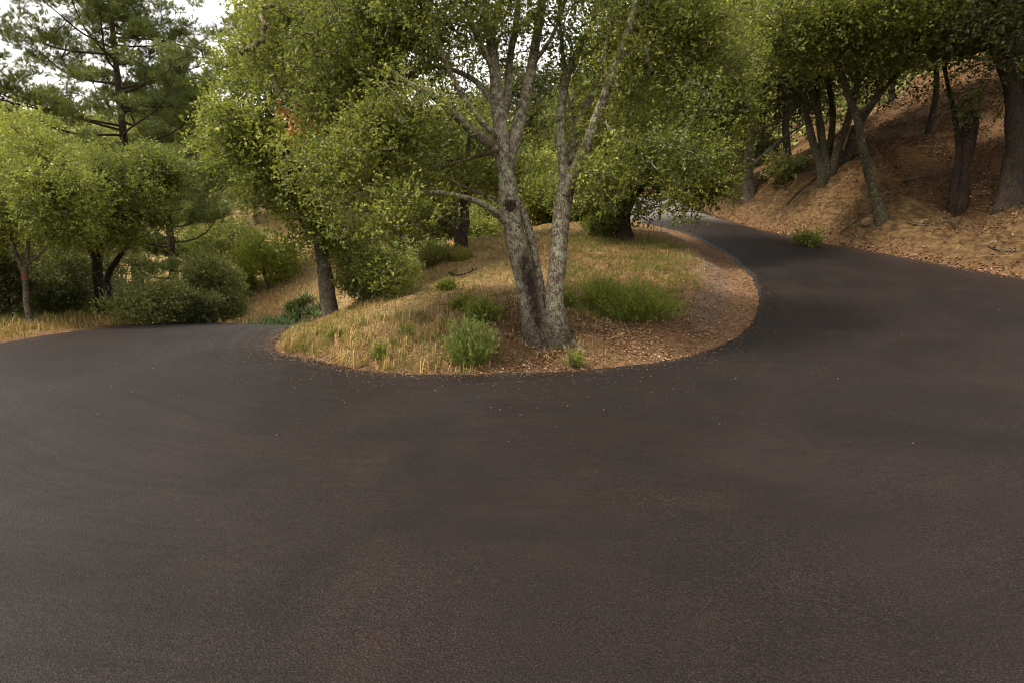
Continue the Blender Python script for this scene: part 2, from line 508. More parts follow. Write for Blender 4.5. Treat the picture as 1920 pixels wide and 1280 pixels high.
def inside(pts, poly):
    x, y = pts[:, 0], pts[:, 1]
    r = np.zeros(len(pts), bool)
    px, py = poly[:, 0], poly[:, 1]
    j = len(poly) - 1
    for i in range(len(poly)):
        c = ((py[i] > y) != (py[j] > y))
        if c.any():
            xi = (px[j] - px[i]) * (y - py[i]) / (py[j] - py[i] + 1e-12) + px[i]
            r ^= c & (x < xi)
        j = i
    return r


def zones(x, y):
    """signed road distance, distance to inner edge, distance to outer edge, island / bank masks"""
    pts = np.stack([x, y], 1)
    near = (np.abs(x) < 30) & (y < 60) & (y > -25)
    di = np.full(len(x), 30.0)
    do = np.full(len(x), 30.0)
    ins = np.zeros(len(x), bool)
    q = pts[near]
    di[near] = edge_dist(q, INN[:, :2])
    do[near] = edge_dist(q, OUT[:, :2])
    ins[near] = inside(q, POLY)
    d = np.minimum(di, do)
    sd = np.where(ins, -d, d)
    island = (~ins) & (di < do) & (y > 6.5)
    bank = (~ins) & (do < di) & (x > 2)
    return sd, di, do, island, bank


def height(x, y, full=False):
    x = np.atleast_1d(np.asarray(x, float))
    y = np.atleast_1d(np.asarray(y, float))
    sd, di, do, island, bank = zones(x, y)
    hr = H_ROAD(x, y)
    ho = H_OFF(x, y)
    wid = np.where(bank, 0.45, 1.0)
    w = smooth(0, 1, np.clip(sd / wid, 0, 1))
    nearw = smooth(30, 22, np.maximum(np.abs(x), y - 20))
    hr = np.where(nearw > 0, hr, ho)
    z = np.where(sd <= 0, hr - 0.05, (hr - 0.018) * (1 - w) + ho * w)
    # roughness of the unpaved ground
    k = np.clip(sd / 0.5, 0, 1)
    rough = (fbm2(x, y, 2.2, 4, 3) - 0.5) * 0.16 + (fbm2(x, y, 9, 3, 5) - 0.5) * 0.05
    bk = np.where(bank & (y > 4), 1.0, 0.0) * smooth(0.1, 1.2, do)
    toe = bk * smooth(5.5, 2.0, do)
    rid = 1 - np.abs(2 * fbm(np.stack([x * 0.9 + y * 0.25, y * 0.55, x * 0], 1), 5, 21) - 1)
    gully = 1 - np.abs(2 * fbm(np.stack([x * 2.3 - y * .4, y * 1.9, x * 0 + 5], 1), 4, 33) - 1)
    z = z + k * rough * (1 + 0.6 * bk) + toe * ((rid - 0.75) * 1.1 + (gully - 0.7) * 0.32)
    far = smooth(30, 70, y)
    z = z + far * (fbm2(x, y, 0.06, 3, 9) - 0.5) * 5
    # low dirt mound on the island shoulder
    z = z + 0.10 * np.exp(-(((x - MOUND[0]) / 0.35) ** 2 + ((y - MOUND[1]) / 0.3) ** 2))
    return (z, sd, di, do, island, bank) if full else z


MOUND = (2.95, 10.55)


def G(px, py, tmin=4.0, tmax=60.0):
    """where the view ray of a photo pixel meets the ground"""
    t = np.linspace(tmin, tmax, 700)
    u, v = (px - 960) / FPX, (640 - py) / FPX
    z = height(u * t, (CP + v * SP) * t)
    ray = CAM_Z + (v * CP - SP) * t
    hit = np.nonzero(ray < z)[0]
    k = hit[0] if len(hit) else len(t) - 1
    p = P(px, py, t[k])
    p[2] = height([p[0]], [p[1]])[0]
    return p


def axis(segs):
    a = [segs[0][0]]
    for lo, hi, st in segs:
        n = max(1, int(round((hi - lo) / st)))
        a += list(np.linspace(lo, hi, n + 1)[1:])
    return np.array(a)


gx = axis([(-900, -160, 90), (-160, -40, 6), (-40, -14, 1.2), (-14, -8, .3), (-8, 5.5, .09), (5.5, 16, .085), (16, 30, .6), (30, 70, 3), (70, 160, 8), (160, 900, 90)])
gy = axis([(-900, -60, 90), (-60, -8, 5), (-8, 6.5, .7), (6.5, 21, .085), (21, 30, .25), (30, 60, .9), (60, 160, 4), (160, 900, 90)])
GX, GY = np.meshgrid(gx, gy)
fx, fy = GX.ravel(), GY.ravel()
cx, cy = np.clip(fx, -160, 160), np.clip(fy, -160, 160)
gz, sd, di, do, isl, bnk = height(cx, cy, True)
nx_, ny_ = len(gx), len(gy)
ii = (np.arange(ny_ - 1)[:, None] * nx_ + np.arange(nx_ - 1)[None]).ravel()
gf = np.stack([ii, ii + 1, ii + nx_ + 1, ii + nx_], 1)
nz_ = fbm2(fx, fy, 1.1, 4, 41)
z_bank = np.where(bnk, smooth(5.0, 2.2, do + (nz_ - .5) * 3), 0) * smooth(.1, .5, do)
z_dry = np.where(isl, smooth(0.45, 0.8, di) * np.where(fx > 1.4, smooth(.75, 1.2, di + (nz_ - .5) * .6), 1.0) * smooth(1.6, -0.8, fx + (nz_ - .5) * 5), 0)
z_dry = np.maximum(z_dry, np.where(~isl & ~bnk & (sd > 0.3), 1.0, 0) * smooth(.3, .9, sd))
z_dry = np.maximum(z_dry, smooth(26, 32, fy) * (fx < 6))
z_lit = np.where(isl, smooth(0.25, 0.7, di + (nz_ - .5) * .5) * smooth(-2.2, 0.2, fx + (nz_ - .5) * 3.5) * smooth(11.5, 9.0, fy + (nz_ - .5) * 3) * .85, 0)
z_lit = np.maximum(z_lit, np.where(bnk, 0.3 + 0.7 * np.maximum(smooth(1.2, 3, do + (nz_ - .5) * 3), .9 * smooth(8.6, 10.5, fx + (nz_ - .5) * 2)), 0))
z_lit = np.maximum(z_lit, np.where(isl, 0.6 * smooth(12.6, 14.4, fy) * smooth(.2, 1.5, fx), 0))
z_gr = np.where(isl, np.exp(-((di - 0.75) / 0.3) ** 2) * smooth(2.0, 3.2, fx) * 0.8, 0)
z_gr = np.maximum(z_gr, np.where((sd > 0), smooth(.12, 0.0, sd) * 0.15, 0))
mound = np.exp(-(((fx - MOUND[0]) / 0.38) ** 2 + ((fy - MOUND[1]) / 0.3) ** 2))
z_lit *= 1 - np.clip(mound * 2, 0, 1)
zone = np.stack([z_bank, z_dry * (1 - z_lit * .6), z_lit, np.ones_like(z_lit)], 1)
g = mesh_obj('ground', np.stack([fx, fy, gz], 1), [gf], M_GROUND, attrs={'zone': zone, 'gravel': z_gr}, smooth_=True)
tag(g, kind='structure')

# road sheet
NA = 64
fr = np.linspace(0, 1, NA + 1)
def densify(a, k=4):
    n0 = np.arange(len(a))
    n1 = np.linspace(0, len(a) - 1, (len(a) - 1) * k + 1)
    return np.stack([np.interp(n1, n0, a[:, c]) for c in range(3)], 1)


rows_i, rows_o = densify(INN), densify(OUT)
dv = unit(rows_o[:, :2] - rows_i[:, :2])


def ragged(r, sd0):
    q = np.concatenate([[0], np.cumsum(np.linalg.norm(np.diff(r[:, :2], axis=0), axis=1))])
    z0 = np.zeros(len(q))
    return ((fbm(np.stack([q * 1.2, z0, z0], 1), 2, sd0) - .5) * .10 + (fbm(np.stack([q * 9, z0, z0], 1), 3, sd0 + 1) - .5) * .085)[:, None] + .012


rows_i[:, :2] -= dv * ragged(rows_i, 77)
rows_o[:, :2] += dv * ragged(rows_o, 78)
XY = rows_i[:, None, :2] * (1 - fr)[None, :, None] + rows_o[:, None, :2] * fr[None, :, None]
pre = XY[:, :1] - dv[:, None] * 0.03
post = XY[:, -1:] + dv[:, None] * 0.03
XY = np.concatenate([pre, XY, post], 1)
rx, ry = XY[..., 0].ravel(), XY[..., 1].ravel()
rz = H_ROAD(rx, ry) + 0.012
rz = rz.reshape(XY.shape[:2])
rz[:, 0] -= 0.07
rz[:, -1] -= 0.07
wr = XY.shape[1]
ii = (np.arange(XY.shape[0] - 1)[:, None] * wr + np.arange(wr - 1)[None]).ravel()
rf = np.stack([ii, ii + wr, ii + wr + 1, ii + 1], 1)
Wd = np.linalg.norm(rows_o[:, :2] - rows_i[:, :2], axis=1)
acr = np.concatenate([[0], fr, [1]])[None] * Wd[:, None]
mid = (rows_i + rows_o) / 2
al = np.concatenate([[0], np.cumsum(np.linalg.norm(np.diff(mid[:, :2], axis=0), axis=1))])[:, None] * np.ones((1, wr))
edge_i, edge_o = acr, Wd[:, None] - acr
ed = np.maximum(np.exp(-edge_o / 0.10), .35 * np.exp(-edge_i / 0.05))
ed = np.maximum(ed, 0.45 * np.exp(-edge_o / 0.5))
seal = np.exp(-((edge_i - 0.12) / 0.16) ** 2) * (.55 + .45 * smooth(0, 3, XY[..., 0]))
px_, py_ = XY[..., 0], XY[..., 1]
seal = np.maximum(seal, np.exp(-(((px_ + 3.45) / .35) ** 2 + ((py_ - 8.6) / .7) ** 2)) * .7)
uv = np.stack([al.ravel(), (acr).ravel() * 0.22], 1)
sheen_and_dust = smooth(19.0, 23.5, py_ - px_ * .25) * smooth(-5, 0, px_)  # far stretch: sunlit sheen and light dust painted into the colour
ro = mesh_obj('road', np.stack([rx, ry, rz.ravel()], 1), [rf], M_ROAD, attrs={'edge': ed.ravel(), 'seal': seal.ravel(), 'sheen_and_dust': sheen_and_dust.ravel()}, smooth_=True, uv=uv)
tag(ro, kind='structure')


# ------------------------------------------------------------------ plants: geometry builders
def tubes(P_, R_, sides, cap=True):
    """P_ (B,K,3), R_ (B,K) -> verts, quads"""
    B, K, _ = P_.shape
    T = np.empty_like(P_)
    T[:, 1:-1] = P_[:, 2:] - P_[:, :-2]
    T[:, 0] = P_[:, 1] - P_[:, 0]
    T[:, -1] = P_[:, -1] - P_[:, -2]
    T = unit(T)
    ref = np.where(np.abs(T.mean(1))[:, 2:3] > .75, [[1., 0, 0]], [[0, 0, 1.]])[:, None, :]
    A = unit(np.cross(T, np.broadcast_to(ref, T.shape)))
    Bn = np.cross(T, A)
    th = np.linspace(0, 2 * np.pi, sides, endpoint=False)
    V = P_[:, :, None] + R_[:, :, None, None] * (np.cos(th)[None, None, :, None] * A[:, :, None] + np.sin(th)[None, None, :, None] * Bn[:, :, None])
    b = np.arange(B)[:, None, None] * K * sides
    k = np.arange(K - 1)[None, :, None] * sides
    s = np.arange(sides)[None, None]
    s2 = (s + 1) % sides
    F = np.stack([b + k + s, b + k + s2, b + k + sides + s2, b + k + sides + s], -1).reshape(-1, 4)
    return V.reshape(-1, 3), F


def resample(poly, rad, step):
    poly = np.asarray(poly, float)
    rad = np.asarray(rad, float)
    c = catmull(np.hstack([poly, rad[:, None]]), 8)
    d = np.concatenate([[0], np.cumsum(np.linalg.norm(np.diff(c[:, :3], axis=0), axis=1))])
    n = max(3, int(d[-1] / step) + 1)
    s = np.linspace(0, d[-1], n)
    o = np.stack([np.interp(s, d, c[:, i]) for i in range(4)], 1)
    return o[:, :3], o[:, 3]


def leaves(rng, pos, dirv, size, asp=0.6, up=0.5, fold=0.25, nrm=None):
    """one folded kite per leaf; returns verts (N*4,3), faces (N,4)"""
    n = len(pos)
    d = unit(dirv)
    nn = unit(rng.normal(size=(n, 3)) + np.array([0, 0, up]) * 2)
    if nrm is not None: nn = unit(nrm + .45 * nn)
    side = unit(np.cross(d, nn))
    nn = np.cross(side, d)
    L = size[:, None]
    w = L * asp * 0.5
    base = pos
    tip = pos + d * L - nn * L * 0.1
    mid_ = pos + d * L * 0.5
    V = np.stack([base, mid_ + side * w + nn * w * fold, tip, mid_ - side * w + nn * w * fold], 1).reshape(-1, 3)
    F = np.arange(n * 4).reshape(-1, 4)
    return V, F


def clusters_to_leaves(rng, C, rad, n_per, size, asp=0.6, tintbase=None, droop=0.0, sprig=6, up=.6):
    """leafy sprigs round each cluster centre"""
    ns = max(1, int(n_per / sprig))
    m = len(C) * ns
    cid = np.repeat(np.arange(len(C)), ns)
    d0 = unit(rng.normal(size=(m, 3)) * np.array([1, 1, .75]) + np.array([0, 0, .15]))
    r0 = rad * rng.random(m) ** 0.45
    s0 = C[cid] + d0 * (r0 * rng.uniform(.55, 1.1, m))[:, None]
    sd_ = unit(d0 + rng.normal(size=(m, 3)) * .5 + np.array([0, 0, .25 - droop]))
    L = size * 3.2
    sid = np.repeat(np.arange(m), sprig)
    k = np.tile(np.arange(sprig), m)
    f = (k + rng.random(len(k)) * .6) / sprig
    pos = s0[sid] + sd_[sid] * (f * L)[:, None] + rng.normal(size=(len(k), 3)) * size * .25
    ld = unit(sd_[sid] * .9 + rng.normal(size=(len(k), 3)) * .6)
    sn = unit(rng.normal(size=(m, 3)) * .8 + d0 * .5 + np.array([0, 0, up * 1.3]))
    sz = size * rng.uniform(.6, 1.25, len(k))
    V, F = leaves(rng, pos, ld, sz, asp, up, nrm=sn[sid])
    ct = rng.normal(0, .10, len(C)) if tintbase is None else tintbase
    sp = rng.normal(0, .10, m)
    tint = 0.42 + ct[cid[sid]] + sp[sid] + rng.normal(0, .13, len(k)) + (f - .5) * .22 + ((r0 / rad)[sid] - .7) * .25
    return V, F, np.repeat(np.clip(tint, 0, 1), 4)


def blob_points(rng, blobs, n, gap=0.0, gscale=.8, shell=.5, seed=0):
    """cluster centres in ellipsoids (cx,cy,cz,rx,ry,rz[,weight])"""
    vol = np.array([b[3] * b[4] * b[5] * (b[6] if len(b) > 6 else 1) for b in blobs])
    pick = rng.choice(len(blobs), size=int(n * 2.2), p=vol / vol.sum())
    B = np.array([b[:6] for b in blobs])[pick]
    d = unit(rng.normal(size=(len(pick), 3)))
    r = rng.random(len(pick)) ** shell
    pts = B[:, :3] + d * r[:, None] * B[:, 3:6]
    if gap > 0:
        nzv = fbm(pts * gscale, 3, 100 + seed)
        pts = pts[nzv > np.quantile(nzv, gap)]
    return pts[:n]


def grow(rng, stems, C, rtip=0.005, step=0.25, expo=2.3, wander=.10, sag=0.0, minr=None, attach_from=0.0):
    """join cluster centres to the stems branch by branch (nearest first). Returns list of polylines with radii"""
    nodes, load, par, fixed = [], [], [], []
    lines = []
    for (pl, rd) in stems:
        p, r = resample(pl, rd, step)
        st = len(nodes)
        for i in range(len(p)):
            nodes.append(p[i]); par.append(len(nodes) - 2 if i else -1); fixed.append(r[i])
        lines.append((st, len(p)))
    Nn = np.array(nodes)
    ok = Nn[:, 2] >= attach_from
    nd = np.full(len(C), 1e9)
    ni = np.zeros(len(C), int)
    allN = list(nodes)

    def upd(idx, pts):
        D = np.linalg.norm(C[:, None] - pts[None], axis=2)
        j = D.argmin(1)
        dd = D[np.arange(len(C)), j]
        b = dd < nd
        nd[b] = dd[b]
        ni[b] = np.array(idx)[j[b]]
    id_ok = np.nonzero(ok)[0]
    upd(id_ok, Nn[id_ok])
    done = np.zeros(len(C), bool)
    branches = []
    for _ in range(len(C)):
        q = np.where(done, 1e9, nd)
        c = int(q.argmin())
        done[c] = True
        a = np.array(allN[ni[c]])
        bpt = C[c]
        L = np.linalg.norm(bpt - a)
        k = max(2, int(L / step) + 1)
        t = np.linspace(0, 1, k + 1)[1:, None]
        bow = rng.normal(size=3) * wander * L + np.array([0, 0, (wander * 1.2 - sag) * L])
        pts = a + (bpt - a) * t + bow * (4 * t * (1 - t)) * .5
        ids = []
        prev = ni[c]
        for p in pts:
            allN.append(p); par.append(prev); fixed.append(0); prev = len(allN) - 1; ids.append(prev)
        branches.append([ni[c]] + ids)
        upd(ids, pts)
    n = len(allN)
    w = np.zeros(n)
    for br in branches: w[br[-1]] += 1
    for i in range(n - 1, -1, -1):
        if par[i] >= 0: w[par[i]] += w[i]
    rr = np.maximum(rtip * np.power(np.maximum(w, 1), 1 / expo), 0)
    allN = np.array(allN)
    out = [(allN[s:s + k], np.array(fixed[s:s + k])) for s, k in lines]
    brs = []
    for br in branches:
        r = rr[br].copy()
        r[0] = min(r[0], r[1] * 1.15)
        if fixed[br[0]] > 0: r = np.minimum(r, fixed[br[0]] * .8)
        brs.append((allN[br], r))
    return out, brs


def wood_mesh(stems, brs, sides=14, rough=.0, flare=None):
    VV, FF, off = [], [], 0
    for p, r in stems:
        v, f = tubes(p[None], r[None], sides)
        if rough:
            c = np.repeat(p, sides, 0)
            d = v - c
            k = (fbm(v * np.array([7, 7, 3.0]), 4, 11) - .5) * rough + (fbm(v * 2.2, 2, 19) - .5) * rough
            v = c + d * (1 + k[:, None])
        VV.append(v); FF.append(f + off); off += len(v)
    groups = {}
    for p, r in brs:
        s = 8 if r[0] > .03 else (5 if r[0] > .012 else 3)
        K = len(p)
        groups.setdefault((s, K), []).append((p, r))
    for (s, K), lst in groups.items():
        v, f = tubes(np.array([a for a, _ in lst]), np.array([b for _, b in lst]), s)
        VV.append(v); FF.append(f + off); off += len(v)
    return np.vstack(VV), np.vstack(FF)


def tree(name, label, cat, base, stems, blobs, ncl, n_per, size, rad, bark, leafm, seed=1, group=None, gap=.25, rtip=.005,
         droop=0.0, sides=12, attach=1.2, asp=.6, wander=.12, rough=.35, burn=None, gscale=.8, shell=.5, step=.25, crown='crown', expo=2.3, extra=None):
    rng = np.random.default_rng(seed)
    base = np.asarray(base, float)
    C = blob_points(rng, blobs, ncl, gap, gscale, shell, seed)
    if extra is not None: C = np.vstack([C, extra])
    sunk = []
    for pl, rd in stems:
        if np.hypot(*(pl[0][:2] - base[:2])) < 1.0 and pl[0][2] < base[2] + .6:
            pl = np.vstack([pl[0] - (pl[1] - pl[0]) * .2 - np.array([0, 0, .75]), pl])
            rd = np.concatenate([[rd[0] * 1.15], rd])
        sunk.append((pl, rd))
    stems = sunk
    st, br = grow(rng, stems, C, rtip, step, expo, wander, droop * .3, attach_from=base[2] + attach)
    root = empty(name, base)
    tag(root, label, cat, group)
    v, f = wood_mesh(st, br, sides, rough)
    at = {}
    if burn is not None: at['burn'] = burn(v)
    mesh_obj('trunk', v - base, [f], bark, root, attrs=at, smooth_=True)
    nzv = (fbm(C * 1.3, 3, seed + 5) - .5) * .8
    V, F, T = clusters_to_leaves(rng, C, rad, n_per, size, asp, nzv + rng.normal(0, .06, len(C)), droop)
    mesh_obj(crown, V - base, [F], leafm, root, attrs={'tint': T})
    return root


def blob(px, py, t, rx, ry, rz, w=1.0):
    p = P(px, py, t)
    return (p[0], p[1], p[2], rx, ry, rz, w)


def stem(pts, r0, r1, t=None, rel=None):
    """pts: (px,py,t) list; radii taper"""
    p = np.array([P(*q) for q in pts])
    return p, np.linspace(r0, r1, len(p))


# ------------------------------------------------------------------ the big twin-stemmed oak on the island
mb = P(1022, 636, 8.35)
mb[2] = height([mb[0]], [mb[1]])[0]
T0 = 8.35


def rads(pts, rs):
    return np.array([P(*q) for q in pts]), np.array(rs)


main_stems = [
    rads([(1012, 660, T0), (1008, 632, T0), (1003, 600, T0), (990, 545, T0), (976, 490, T0), (962, 430, T0), (955, 385, T0), (950, 335, T0), (943, 290, T0), (938, 240, 8.35), (930, 160, 8.4), (920, 70, 8.5), (900, -20, 8.6), (885, -130, 8.7)],
         [.30, .215, .165, .14, .13, .125, .125, .108, .105, .085, .075, .065, .055, .035]),
    rads([(950, 335, 8.37), (962, 270, 8.4), (978, 215, 8.5), (990, 160, 8.6), (1003, 90, 8.8), (1014, 20, 9.0), (1020, -60, 9.2), (1015, -150, 9.3)], [.07, .078, .075, .07, .062, .055, .045, .03]),
    rads([(943, 290, 8.35), (915, 268, 8.2), (880, 240, 8.0), (845, 208, 7.8), (812, 180, 7.6), (770, 160, 7.4), (715, 120, 7.2)], [.05, .062, .058, .052, .045, .032, .02]),
    rads([(940, 240, 8.4), (952, 180, 8.6), (956, 110, 8.8), (968, 40, 9.0), (975, -60, 9.2)], [.045, .05, .045, .04, .025]),
    rads([(930, 205, 8.35), (905, 165, 8.5), (870, 140, 8.7), (810, 125, 8.9), (740, 150, 9.1), (680, 140, 9.3)], [.03, .036, .032, .028, .02, .014]),
    rads([(950, 420, 8.3), (925, 395, 8.1), (890, 376, 7.9), (850, 366, 7.7), (800, 360, 7.5), (755, 375, 7.3)], [.04, .04, .036, .03, .022, .013]),
    rads([(948, 300, 8.4), (920, 288, 8.7), (875, 300, 9.0), (820, 312, 9.2), (770, 290, 9.4)], [.03, .028, .024, .018, .01]),
    rads([(955, 395, 8.5), (925, 372, 8.8), (880, 355, 9.2), (830, 330, 9.6)], [.025, .022, .018, .01]),
    # right stem and its forks
    rads([(1040, 665, T0), (1044, 630, T0), (1040, 595, T0), (1040, 545, T0), (1046, 490, T0), (1050, 430, T0), (1058, 375, T0), (1064, 330, T0)], [.28, .19, .135, .108, .108, .105, .105, .09]),
    rads([(1060, 365, 8.3), (1080, 318, 8.2), (1100, 275, 8.1), (1118, 222, 8.0), (1140, 165, 7.95), (1165, 95, 7.9), (1188, 25, 7.85), (1205, -60, 7.8)], [.075, .075, .068, .062, .056, .048, .04, .028]),
    rads([(1062, 345, 8.4), (1055, 290, 8.5), (1052, 215, 8.6), (1062, 145, 8.7), (1085, 95, 8.8), (1112, 40, 8.9), (1130, -60, 9.0)], [.07, .068, .058, .052, .042, .036, .022]),
    rads([(1066, 340, 8.5), (1072, 285, 8.6), (1083, 233, 8.8), (1105, 187, 9.0), (1130, 145, 9.1), (1145, 85, 9.2), (1165, 20, 9.3), (1190, -80, 9.4)], [.06, .056, .05, .045, .04, .034, .028, .018]),
    rads([(1062, 150, 8.7), (1055, 100, 8.8), (1050, 40, 8.9), (1045, -60, 9.0)], [.03, .028, .022, .012]),
    rads([(1120, 215, 8.0), (1170, 265, 7.9), (1215, 262, 7.8), (1260, 280, 7.7)], [.02, .018, .015, .009]),
    rads([(935, 180, 8.5), (915, 110, 8.3), (880, 40, 8.1), (850, -40, 8.0)], [.035, .032, .026, .015]),
    rads([(1000, 120, 8.7), (1035, 70, 8.6), (1060, 0, 8.5), (1080, -60, 8.4)], [.03, .026, .02, .012]),
    rads([(1140, 165, 7.95), (1135, 100, 8.1), (1150, 30, 8.3), (1160, -50, 8.4)], [.03, .028, .024, .014]),
    rads([(940, 260, 8.3), (900, 225, 8.1), (850, 150, 8.0), (820, 70, 7.9), (800, -20, 7.9)], [.04, .036, .03, .022, .012]),
    # thin third stem between
    rads([(1030, 600, 8.45), (1016, 555, 8.45), (1008, 510, 8.45), (998, 455, 8.45), (985, 410, 8.42), (968, 370, 8.4)], [.07, .06, .055, .052, .05, .05]),
]


def main_burn(v):
    p = P(1000, 560, T0)
    a = np.clip(1 - np.abs(v[:, 0] - (p[0] - (v[:, 2] - p[2]) * .22)) / .13, 0, 1) * smooth(P(0, 610, T0)[2] - .4, P(0, 600, T0)[2], v[:, 2]) * smooth(P(0, 455, T0)[2], P(0, 500, T0)[2], v[:, 2])
    low = smooth(P(0, 560, T0)[2], P(0, 640, T0)[2], v[:, 2]) * .8
    front = (v[:, 1] < p[1] + .03)
    return np.clip(np.maximum(a * front * 1.5, low), 0, 1)


main_blobs = [
    blob(700, 60, 8.0, 1.0, 1.2, .75), blob(820, 10, 8.2, .95, 1.2, .6, .6), blob(640, 180, 8.4, .75, 1.1, .6), blob(560, 90, 8.8, .8, 1.0, .9),
    blob(760, 220, 7.6, .6, .9, .42, .8), blob(700, 300, 7.6, .55, .8, .5), blob(760, 400, 7.4, .42, .6, .32, 1.5), blob(715, 450, 7.4, .34, .4, .34, 1.6), blob(740, 510, 7.4, .16, .22, .16, 2.5), blob(675, 400, 7.8, .4, .5, .3, 1.2), blob(620, 320, 8.3, .55, .8, .6),
    blob(850, 110, 9.0, .8, 1.0, .5, .35), blob(800, 330, 9.6, .6, .8, .4, .4), blob(870, 190, 9.3, .6, .8, .4, .25),
    blob(900, -80, 8.5, 1.3, 1.5, .6, .45), blob(1080, -70, 8.6, 1.3, 1.5, .55, .45), blob(1120, 60, 9.4, .8, .8, .5, .3), blob(1220, 40, 8.3, .9, 1.2, .65),
    blob(1150, 330, 7.9, .5, .7, .32), blob(1230, 300, 8.0, .55, .8, .45), blob(1280, 170, 8.4, .8, 1.1, .7), blob(1330, 60, 8.6, .8, 1.1, .7), blob(1190, 180, 9.6, .6, .7, .5, .6),
    blob(1290, 300, 8.3, .4, .6, .4), blob(1020, 230, 9.8, .5, .5, .5, .35), blob(960, 60, 8.6, .9, 1.0, .5, .30), blob(1080, 130, 8.8, .6, .8, .6, .35), blob(1120, 250, 8.3, .4, .5, .35, .6), blob(900, 330, 8.9, .35, .5, .2, .6), blob(1160, 150, 7.7, .4, .4, .35, .8), blob(1115, 330, 7.8, .25, .3, .2, 1.0), blob(1200, 80, 7.8, .5, .5, .4, .7), blob(1170, 380, 8.4, .35, .4, .2, .8),
]
main = tree('oak_tree', 'large oak with two lichen-covered stems rising from one base on the island', 'tree', mb, main_stems, main_blobs,
            1650, 84, .050, .20, B_MAIN, M_OAK, seed=4, gap=.34, rtip=.0042, sides=20, attach=1.0, burn=main_burn, rough=.22, gscale=1.3, step=.16)
# round scar and the surface roots of the same tree
kp = P(957, 386, T0 - .128) - mb
th = np.linspace(0, 2 * np.pi, 24, endpoint=False)
kv, kf = [], []
prof = [(0.062, .0), (.066, -.018), (.052, -.028), (.044, -.016), (.034, -.022), (.02, -.012), (.002, -.016)]
for i, (rr_, yy) in enumerate(prof):
    for j, a in enumerate(th):
        w_ = 1 + .06 * math.sin(3 * a + i) + .04 * math.sin(7 * a)
        kv.append((kp[0] + rr_ * w_ * math.cos(a), kp[1] + yy, kp[2] + rr_ * w_ * math.sin(a) * 1.05))
for i in range(len(prof) - 1):
    for j in range(24):
        kf.append((i * 24 + j, i * 24 + (j + 1) % 24, (i + 1) * 24 + (j + 1) % 24, (i + 1) * 24 + j))
mesh_obj('branch_scar', kv, [kf], B_DARK, main, smooth_=True)


cv = np.array([[kp[0] + .078 * math.cos(a), kp[1] + .012, kp[2] + .082 * math.sin(a)] for a in np.linspace(0, 2 * np.pi, 25)])
v, f = tubes(cv[None], np.full((1, 25), .021), 8)
mesh_obj('scar_collar', v, [f], B_MAIN, main, smooth_=True, attrs={'burn': np.zeros(len(v))})


def ground_line(pts, lift):
    p = np.array([G(a, b) for a, b in pts])
    p[:, 2] += lift
    return p


rt = []
for pts, r0 in [([(1050, 625), (1068, 640), (1085, 652), (1100, 664)], .05), ([(1002, 628), (988, 636), (975, 640)], .05), ([(1020, 632), (1022, 648), (1018, 660)], .04), ([(1040, 630), (1060, 655), (1062, 672)], .03)]:
    p = ground_line(pts, .0)
    p[0, 2] += .06
    rt.append(resample(p, np.linspace(r0, .012, len(p)), .05))
v, f = wood_mesh(rt, [], 10, .3)
mesh_obj('root', v - mb, [f], B_MAIN, main, smooth_=True, attrs={'burn': np.zeros(len(v)) + .4})


# ------------------------------------------------------------------ other trees with their own stems
def gb(px, py):
    return G(px, py)


# oak on the island's left corner, straight grey trunk
b = P(620, 590, 12.0); b[2] = height([b[0]], [b[1]])[0]; t_ = 12.0
bushy = tree('oak_tree', 'bushy oak with one straight grey trunk at the left end of the island', 'tree', b,
     [rads([(624, 605, t_), (620, 588, t_), (612, 540, t_), (606, 490, t_), (598, 440, t_ + .1), (580, 370, t_ + .3), (565, 300, t_ + .4), (560, 200, t_ + .5), (550, 80, t_ + .6), (545, -40, t_ + .6)], [.19, .155, .14, .125, .115, .10, .085, .07, .05, .03]),
      rads([(598, 440, t_), (625, 380, t_ - .2), (650, 310, t_ - .4), (660, 220, t_ - .5)], [.07, .06, .05, .03]),
      rads([(580, 370, t_ + .2), (530, 310, t_ - .3), (480, 270, t_ - .6), (440, 230, t_ - .8)], [.06, .05, .04, .02]),
      rads([(565, 250, t_ + .4), (610, 170, t_ + .8), (650, 90, t_ + 1.0)], [.05, .04, .02])],
     [blob(560, 130, t_, 1.25, 1.6, 1.4), blob(480, 250, t_ - .5, .85, 1.1, .65), blob(620, 60, t_, 1.4, 1.5, 1.3, .8), blob(590, 0, t_, 1.4, 1.6, 1.0, .7), blob(465, 150, t_, .5, .9, .7, .8), blob(400, 265, t_ + .3, .3, .6, .4, .8),
      blob(560, 330, t_ - .6, .95, 1.0, .8), blob(640, 400, t_ - .5, .75, .9, .6), blob(540, 365, t_ - .2, .4, .6, .3), blob(585, 450, t_ - .4, .65, .6, .3), blob(680, 260, t_, .9, 1.0, .9), blob(455, 320, t_, .4, .6, .35)],
     1350, 78, .068, .27, B_GREY, M_OAK_L, seed=12, gap=.3, rtip=.006, attach=1.6, gscale=1.1)

# small dark two-stemmed tree on the crest
b = gb(866, 460); t_ = b[1] / 1.03
tree('small_oak_tree', 'small tree with two dark forking stems on the grassy crest behind the big oak', 'tree', b,
     [rads([(864, 466, t_), (866, 450, t_), (872, 420, t_), (870, 380, t_), (876, 320, t_), (880, 250, t_)], [.15, .10, .09, .08, .06, .03]),
      rads([(862, 455, t_), (852, 425, t_), (838, 400, t_), (815, 380, t_), (790, 360, t_), (760, 330, t_)], [.11, .075, .065, .055, .04, .02])],
     [blob(870, 300, t_, 1.3, 1.2, .8), blob(780, 310, t_ + .3, .9, 1.0, .6), blob(930, 330, t_ + .8, .7, .8, .5, .7)],
     260, 70, .075, .32, B_DARK, M_OAK, seed=21, gap=.3, attach=.7)

